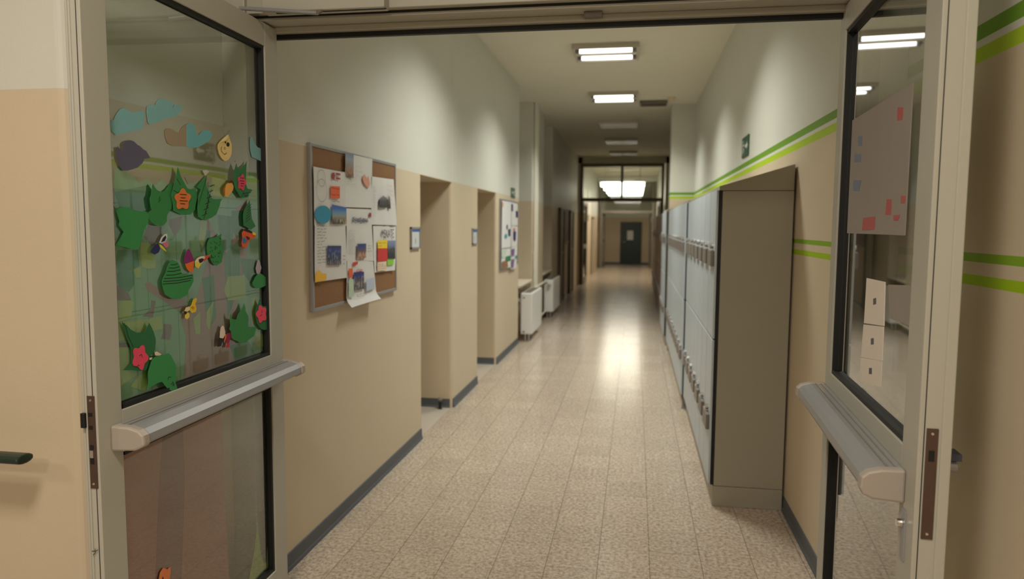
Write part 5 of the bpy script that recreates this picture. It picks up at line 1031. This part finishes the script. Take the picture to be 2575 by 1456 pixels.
def leaf_thing(key, m, label, lift=0.004, tilt=(0.05, 0.0), lines=()):
    b, off = cutout('leaf_cutout', key, m, label, 'paper leaf', LG, lift, tilt)
    ink(b, key, lines, off)
    return finish(b, 'leaf_cutout', key, label, 'paper leaf', LG)
rnd = random.Random(11)
leaf_thing('leaf_a', G1, 'large jagged green paper leaf at the left edge of the glass, left of the butterflies', lift=0.006, tilt=(-0.06, 0.02))
leaf_thing('leaf_b', G1, 'green three-pointed paper leaf just left of the orange paper flower', lift=0.006, tilt=(0.06, 0.0), lines=[[(.45, .55), (.55, .62)], [(.46, .60), (.52, .68)]])
leaf_thing('leaf_c', G1, 'green paper leaf carrying the orange flower with writing', lift=0.004, tilt=(0.05, 0.03), lines=[[(.2, .75), (.35, .62)], [(.5, .8), (.62, .66)], [(.08, .5), (.25, .45)]])
ladder = [[(.16 + .07 * i, .10 + .13 * i), (.36 + .07 * i, .16 + .13 * i)] for i in range(6)] + [[(.20 + .07 * i, .02 + .13 * i), (.34 + .06 * i, .22 + .12 * i)] for i in range(5)] + [[(.05, .35), (.4, .95)], [(.45, .85), (.40, .30)]]
leaf_thing('leaf_d', G1, 'green paper leaf with a black drawn ladder of lines, right of the orange flower', lift=0.004, tilt=(0.03, -0.02), lines=ladder)
leaf_thing('leaf_e', G3, 'green two-pronged paper leaf carrying the pink flower with writing at upper right', lift=0.007, tilt=(0.06, 0.0), lines=[[(.45, .12), (.9, .18)], [(.5, .06), (.75, .10)], [(.35, .02), (.5, .16), (.6, .05), (.7, .16)]])
leaf_thing('leaf_f', G3, 'narrow green paper leaf with black hatching above the orange butterfly', lift=0.006, tilt=(0.05, 0.0), lines=[[(.15 + .05 * i, .25 + .1 * i), (.55 + .03 * i, .38 + .1 * i)] for i in range(6)])
leaf_thing('leaf_g', G1, 'oval green paper leaf covered with small black dashes, middle of the glass', lift=0.005, tilt=(-0.04, 0.0), lines=[[(x, y), (x + .06, y - .04)] for x, y in [(rnd.uniform(.15, .8), rnd.uniform(.1, .88)) for _ in range(34)]])
leaf_thing('leaf_h', G1, 'round green paper leaf with wavy black stripes, under the purple butterfly', lift=0.009, tilt=(-0.03, -0.02), lines=[[(a, y), ((a + c) / 2, y - .015), (c, y + .01)] for a, c, y in ((.28, .5, .88), (.22, .56, .80), (.16, .58, .72), (.13, .62, .63), (.06, .98, .55), (.03, .96, .48), (.01, .9, .42))])
leaf_thing('leaf_i', G2, 'dark green pointed paper leaf behind the lower left pink flower', lift=0.004, tilt=(-0.03, 0.02), lines=[[(.05, .97), (.1, .9), (.16, .72), (.3, .5)]])
leaf_thing('leaf_j', G1, 'bright green paper leaf at the bottom of the glass, tip over the rail', lift=0.012, tilt=(-0.05, -0.03), lines=[[(.66, .42), (.70, .48), (.78, .46)], [(.76, .30), (.84, .34)], [(.80, .26), (.88, .30)], [(.82, .36), (.86, .24)]])
leaf_thing('leaf_k', G1, 'green maple-shaped paper leaf above the red and white butterfly at lower right', lift=0.008, tilt=(0.02, 0.03))
leaf_thing('leaf_l', G2, 'small dark green paper leaf behind the right hand pink flower', lift=0.010, tilt=(-0.06, 0.0))
leaf_thing('leaf_m', G1, 'small green paper leaf at the right glass edge under the lilac scrap', lift=0.008, tilt=(-0.05, 0.0))
FG = 'paper flowers stuck on the leaves'
def flower_thing(key, m, label, base, base_lift, tilt, lines):
    b = MB(); f = lifted(base, base_lift, tilt); off = lambda u, v: f(u, v) + 0.0022
    b.prism(DECO[key], NG, NG + 0.0008, m, FL, off); ink(b, key, lines, off, 0.0018)
    finish(b, 'flower_cutout', key, label, 'paper flower', FG)
P_orange = pc('orange_flower_paper', (238, 132, 62)); P_pink = pc('pink_flower_paper', (236, 74, 104))
txt = lambda ys: [[(x0 + .02 * i, y + (.018 if i % 2 else -.018)) for i in range(n)] for x0, n, y in ys]
flower_thing('flower_orange', P_orange, 'orange paper flower with four lines of small writing', 'leaf_c', 0.004, (0.05, 0.03), txt([(.3, 22, .70), (.34, 16, .54), (.28, 26, .40), (.32, 16, .26)]))
flower_thing('flower_e', P_pink, 'pink paper flower with black writing at the upper right of the glass', 'leaf_e', 0.007, (0.06, 0.0), txt([(.25, 24, .75), (.2, 28, .58), (.3, 22, .42), (.3, 18, .27)]))
flower_thing('flower_i', P_pink, 'largest pink paper flower, at the lower left of the glass', 'leaf_i', 0.004, (-0.03, 0.02), [[(.4, .6), (.55, .64), (.6, .5)], [(.3, .25), (.42, .2)]])
flower_thing('flower_l', P_pink, 'pink paper flower at the right edge of the glass', 'leaf_l', 0.010, (-0.06, 0.0), [[(.5, .7), (.6, .62), (.5, .55)], [(.35, .4), (.6, .45)]])
CG = 'tissue paper clouds on the glass'
T_cloud = pc('pale_blue_tissue', (128, 182, 186)); T_cloud2 = pc('blue_tissue', (112, 182, 190)); T_tan = pc('grey_tan_tone', (160, 146, 120)); T_purple = pc('slate_purple_paper', (92, 90, 112))
for key, m, lab in (('cloud_a', T_cloud, 'pale blue paper cloud furthest left on the glass'), ('cloud_b', T_cloud, 'pale blue paper cloud highest on the glass'), ('cloud_d', T_cloud, 'sliver of pale blue paper cloud at the right glass edge'), ('cloud_purple', T_purple, 'slate purple paper cloud with a notch, left of the glass')):
    b, off = cutout('cloud_cutout', key, m, lab, 'paper cloud', CG, 0.0015 if key != 'cloud_purple' else 0.003, (0.0, 0.0)); finish(b, 'cloud_cutout', key, lab, 'paper cloud', CG)
t = thing('cloud_cutout', 'heart-like cloud, one half turquoise paper and one half tan, beside the smiling face', 'paper cloud', tuple(FL.p(*centre('cloud_c'), NG)), CG)
b, off = cutout('', 'cloud_tan', T_tan, '', '', '', 0.001); b.build('tan_half', t, label='tan half of the cloud'); b, off = cutout('', 'cloud_c', T_cloud2, '', '', '', 0.0015); b.build('turquoise_half', t, label='turquoise half of the cloud')  # tan half is a flat grey-tan shape next to the turquoise one
# smiling sun face
t = thing('sun_cutout', 'cream paper oval with a drawn smiling face and folded top', 'paper sun', tuple(FL.p(*centre('face'), NG)))
P_cream = pc('cream_paper', (238, 212, 140)); off = lambda u, v: 0.004
b = MB(); b.prism(DECO['face'], NG, NG + 0.0008, P_cream, FL, off); b.build('oval', t)
b = MB(); b.prism(DECO['face_fold'], NG + 0.002, NG + 0.0028, pc('cream_paper_back', (248, 228, 168)), FL, off); b.build('folded_flap', t)
b = MB(); b.prism(DECO['face_eye'], NG + 0.0009, NG + 0.0012, M_pen, FL, off); b.prism(DECO['face_eye2'], NG + 0.0029, NG + 0.0032, M_pen, FL, off)
b.stroke(DECO['face_smile'], 0.0022, NG + 0.0012, M_pen, FL, off); b.stroke(DECO['face_nose'], 0.0014, NG + 0.0012, M_pen, FL, off); b.build('drawn_face', t)
b = MB()
for k in range(1, 5): b.prism(DECO['ray%d' % k], NG + 0.0003, NG + 0.001, pc('grey_paper', (150, 136, 112)), FL)
b.build('ray', t)
# butterflies and scraps
def bug(name, label, cat, pieces, group, lift=0.006):
    t = thing(name, label, cat, tuple(FL.p(*centre(pieces[0][1]), NG)), group)
    for i, (pn, k, c, lay) in enumerate(pieces):
        b = MB(); off = lambda u, v: lift + 0.0009 * lay; b.prism(DECO[k], NG, NG + 0.0007, pc('paper_%d_%d_%d' % c, c), FL, off); b.build(pn, t)
BG = 'paper butterflies on the glass'
bug('butterfly_cutout', 'paper butterfly with purple and orange left wing, centre of the glass', 'paper butterfly', [('wing', 'bf1_pur', (136, 30, 110), 0), ('wing', 'bf1_or', (236, 116, 30), 0), ('wing', 'bf1_wh', (240, 222, 206), 1), ('wing_spot', 'bf1_bl', (30, 20, 30), 2), ('wing', 'bf1_ye', (238, 214, 60), 2), ('wing_tip', 'bf1_red', (216, 70, 40), 2)], BG)
bug('butterfly_cutout', 'dark blue paper butterfly with yellow body, left of centre', 'paper butterfly', [('wing', 'bf2_blue', (36, 36, 92), 0), ('wing', 'bf2_wh', (222, 218, 216), 1), ('wing_spot', 'bf2_dk', (30, 26, 70), 2), ('wing', 'bf2_pk', (216, 110, 150), 2), ('body', 'bf2_ye', (236, 208, 60), 3)], BG)
bug('butterfly_cutout', 'orange and black paper butterfly at the right side of the glass', 'paper butterfly', [('wing', 'bf3_or', (232, 96, 44), 0), ('wing', 'bf3_blu', (64, 120, 160), 1), ('wing_edge', 'bf3_blk', (22, 18, 20), 1), ('wing_spot', 'bf3_ye', (246, 216, 60), 2), ('wing_spot', 'bf3_dk', (70, 24, 30), 2)], BG)
bug('butterfly_cutout', 'white, black and magenta paper butterfly at the lower right of the glass', 'paper butterfly', [('wing', 'bf4_blk', (30, 30, 34), 0), ('wing', 'bf4_wh', (232, 214, 196), 1), ('wing', 'bf4_mag', (150, 30, 80), 0), ('wing_tip', 'bf4_red', (206, 40, 70), 1), ('body', 'bf4_or', (226, 110, 50), 2)], BG)
bug('butterfly_cutout', 'yellow paper butterfly below the striped leaf', 'paper butterfly', [('wing', 'bf5_ye', (236, 196, 40), 0), ('wing', 'bf5_wh', (236, 216, 160), 1), ('head', 'bf5_blk', (40, 20, 24), 1), ('wing', 'bf5_y2', (238, 212, 80), 0), ('wing_spot', 'bf5_b2', (200, 150, 30), 1)], BG)
bug('bird_cutout', 'small pale orange paper bird with dark red head, beside the upper right leaf', 'paper bird', [('body', 'bf6', (244, 180, 90), 0), ('head', 'bf6_hd', (110, 30, 26), 1), ('wing', 'bf6_rd', (190, 90, 40), 0)], None)
SG = 'small paper scraps on the glass'
for key, c, lab in (('scrap1', (246, 220, 190), 'larger cream paper scrap above the bottom leaf'), ('scrap2', (246, 220, 190), 'smaller cream paper scrap left of the bottom leaf'), ('lilac', (184, 170, 184), 'lilac paper scrap at the right glass edge'), ('white_tip', (206, 200, 190), 'whitish paper tip above the leaf with the drawn ladder')):
    b, off = cutout('paper_scrap', key, pc('scrap_%s' % key, c), lab, 'paper scrap', SG, 0.004); finish(b, 'paper_scrap', key, lab, 'paper scrap', SG)

# painted tree mural on the back of the pane
NB = -0.0285
t = thing('tree_mural', 'painted green tree collage stuck behind the upper pane of the left leaf', 'mural', tuple(FL.p(0.5, 1.09, NB - 0.002)))
P_sage = pc('sage_sheet', (150, 204, 158)); P_lightleaf = pc('light_olive_leaf', (186, 212, 122)); P_darkleaf = pc('deep_green_leaf', (92, 160, 112)); P_trunk = pc('brown_trunk_paper', (188, 156, 144)); P_greybrown = pc('grey_brown_paint', (150, 138, 126))  # grey-brown patches are the mural's own paint
clip = lambda P, z0, z1: [(min(max(u, 0.108), 0.967), min(max(z, z0), z1)) for u, z in P]
b = MB(); b.prism(clip(DECO['mural'], 1.10, 2.2), NB - 0.0026, NB - 0.0022, P_sage, FL)
for u in (0.29, 0.47, 0.655, 0.80): b.stroke([(u, 1.10), (u, 1.60)], 0.0025, NB - 0.0019, P_darkleaf, FL)
for z in (1.345, 1.655): b.stroke([(0.12, z), (0.955, z)], 0.003, NB - 0.0019, P_darkleaf, FL)
b.build('backing_sheet', t)
for n_, m, base, k in (('dark_leaf', P_darkleaf, 'dark', 0.0011), ('light_leaf', P_lightleaf, 'light', 0.0006), ('bark_patch', P_greybrown, 'brown', 0.0016)):
    i = 0
    while '%s%d' % (base, i) in DECO:
        nm = 'trunk' if base == 'brown' and i == 0 else ('branch' if base == 'brown' and i == 1 else n_)
        q = MB(); q.prism(clip(DECO['%s%d' % (base, i)], 1.10, 2.2), NB - k - 0.0002 - 0.00003 * i, NB - k - 0.00003 * i, P_trunk if nm in ('trunk', 'branch') else m, FL); q.build(nm, t); i += 1
t = thing('trunk_collage', 'brown paper trunk with grass blades behind the lower pane of the left leaf', 'mural', tuple(FL.p(0.6, 0.3, NB)))
P_low = pc('reddish_brown_paper', (196, 142, 130)); P_lowd = pc('brown_stripe_paper', (168, 126, 118))
b = MB(); b.prism(clip(DECO['trunk_low'], 0.22, 0.955), NB - 0.0022, NB - 0.0018, P_low, FL); b.build('trunk', t)
b = MB(); b.prism(clip(DECO['trunk_dark'], 0.22, 0.95), NB - 0.0015, NB - 0.0012, P_lowd, FL); b.build('trunk_stripe', t)
for k in ('blade1', 'blade2'): b = MB(); b.prism(clip(DECO[k], 0.215, 0.95), NB - 0.0010, NB - 0.0006, pc('grass_paper', (170, 196, 104)), FL); b.build('grass_blade', t)
bug('insect_cutout', 'orange paper insect at the bottom of the lower pane', 'paper insect', [('body', 'orange_low', (226, 130, 80), 0), ('wing_mark', 'orange_low_b', (30, 22, 20), 1)], None, 0.003)
# pen mark on the free stile of the left leaf
b = MB(); b.stroke([(1.0705, 0.705), (1.0705, 0.70)], 0.001, 0.0, M_pen, FL)
FE = Frame(FL.p(1.0745, 0, 0), FL.n, FL.v, FL.u)
b = MB(); b.stroke([(-0.030, 0.722), (-0.016, 0.724), (-0.012, 0.728)], 0.0018, 0.0006, M_pen, FE); b.stroke([(-0.020, 0.730), (-0.021, 0.716), (-0.027, 0.712)], 0.0018, 0.0006, M_pen, FE); b.build('pen_mark', D1)

# ------------------------------------------------------------------ sheets on the right glass leaf
def back_sheet(name, poly, m, label, cat, group=None, marks=()):
    b = MB(); b.prism(poly, -0.0218, -0.0208, m, FR)
    for pn, key, mm in marks: b.prism([(min(max(u, 0.105), 0.95), z) for u, z in DECO[key]], -0.0207, -0.0202, mm, FR)
    zs = min(q[1] for q in poly); us = sum(q[0] for q in poly) / len(poly)
    return tag(b.build(name, origin=tuple(FR.p(us, zs, -0.021))), label, cat, group)
M_thin = mat('thin_grey_paper', (156, 146, 138), 0.7, vary=0.08, scale=12)
M_redmark = mat('faded_red_paint', (178, 92, 90), 0.7); M_bluemark = mat('faded_blue_paint', (120, 128, 150), 0.7)
back_sheet('poster', [(0.15, 1.96), (0.81, 1.96), (0.81, 1.582), (0.15, 1.582)], M_thin, 'pale poster with red and blue marks on the pane of the right glass leaf', 'poster', None,
           [('m', 'r_red%d' % k, M_redmark) for k in range(1, 6)] + [('m', 'r_blue%d' % k, M_bluemark) for k in range(1, 4)])
M_strip = mat('white_card', (232, 220, 208), 0.7)
SGR = 'paper strips on the right glass leaf'
for k, lab in ((1, 'topmost of the three white cards in a column on the right glass leaf'), (2, 'middle of the three white cards in a column on the right glass leaf'), (3, 'lowest of the three white cards in a column on the right glass leaf')):
    P = [(max(u, 0.10), z) for u, z in DECO['r_strip%d' % k]]
    o = back_sheet('card', P, M_strip, lab, 'card', SGR)
    cu = sum(q[0] for q in P) / 4; cz = sum(q[1] for q in P) / 4
    b = MB(); b.stroke([(cu - 0.012, cz), (cu + 0.02, cz + 0.006)], 0.018, -0.0204, M_ink, FR); b.build('print_mark', o)
back_sheet('note', DECO['r_note'], M_thin, 'grey note right of the column of cards on the right glass leaf', 'note')

for o in list(bpy.data.objects):
    if '_org' in o: del o['_org']
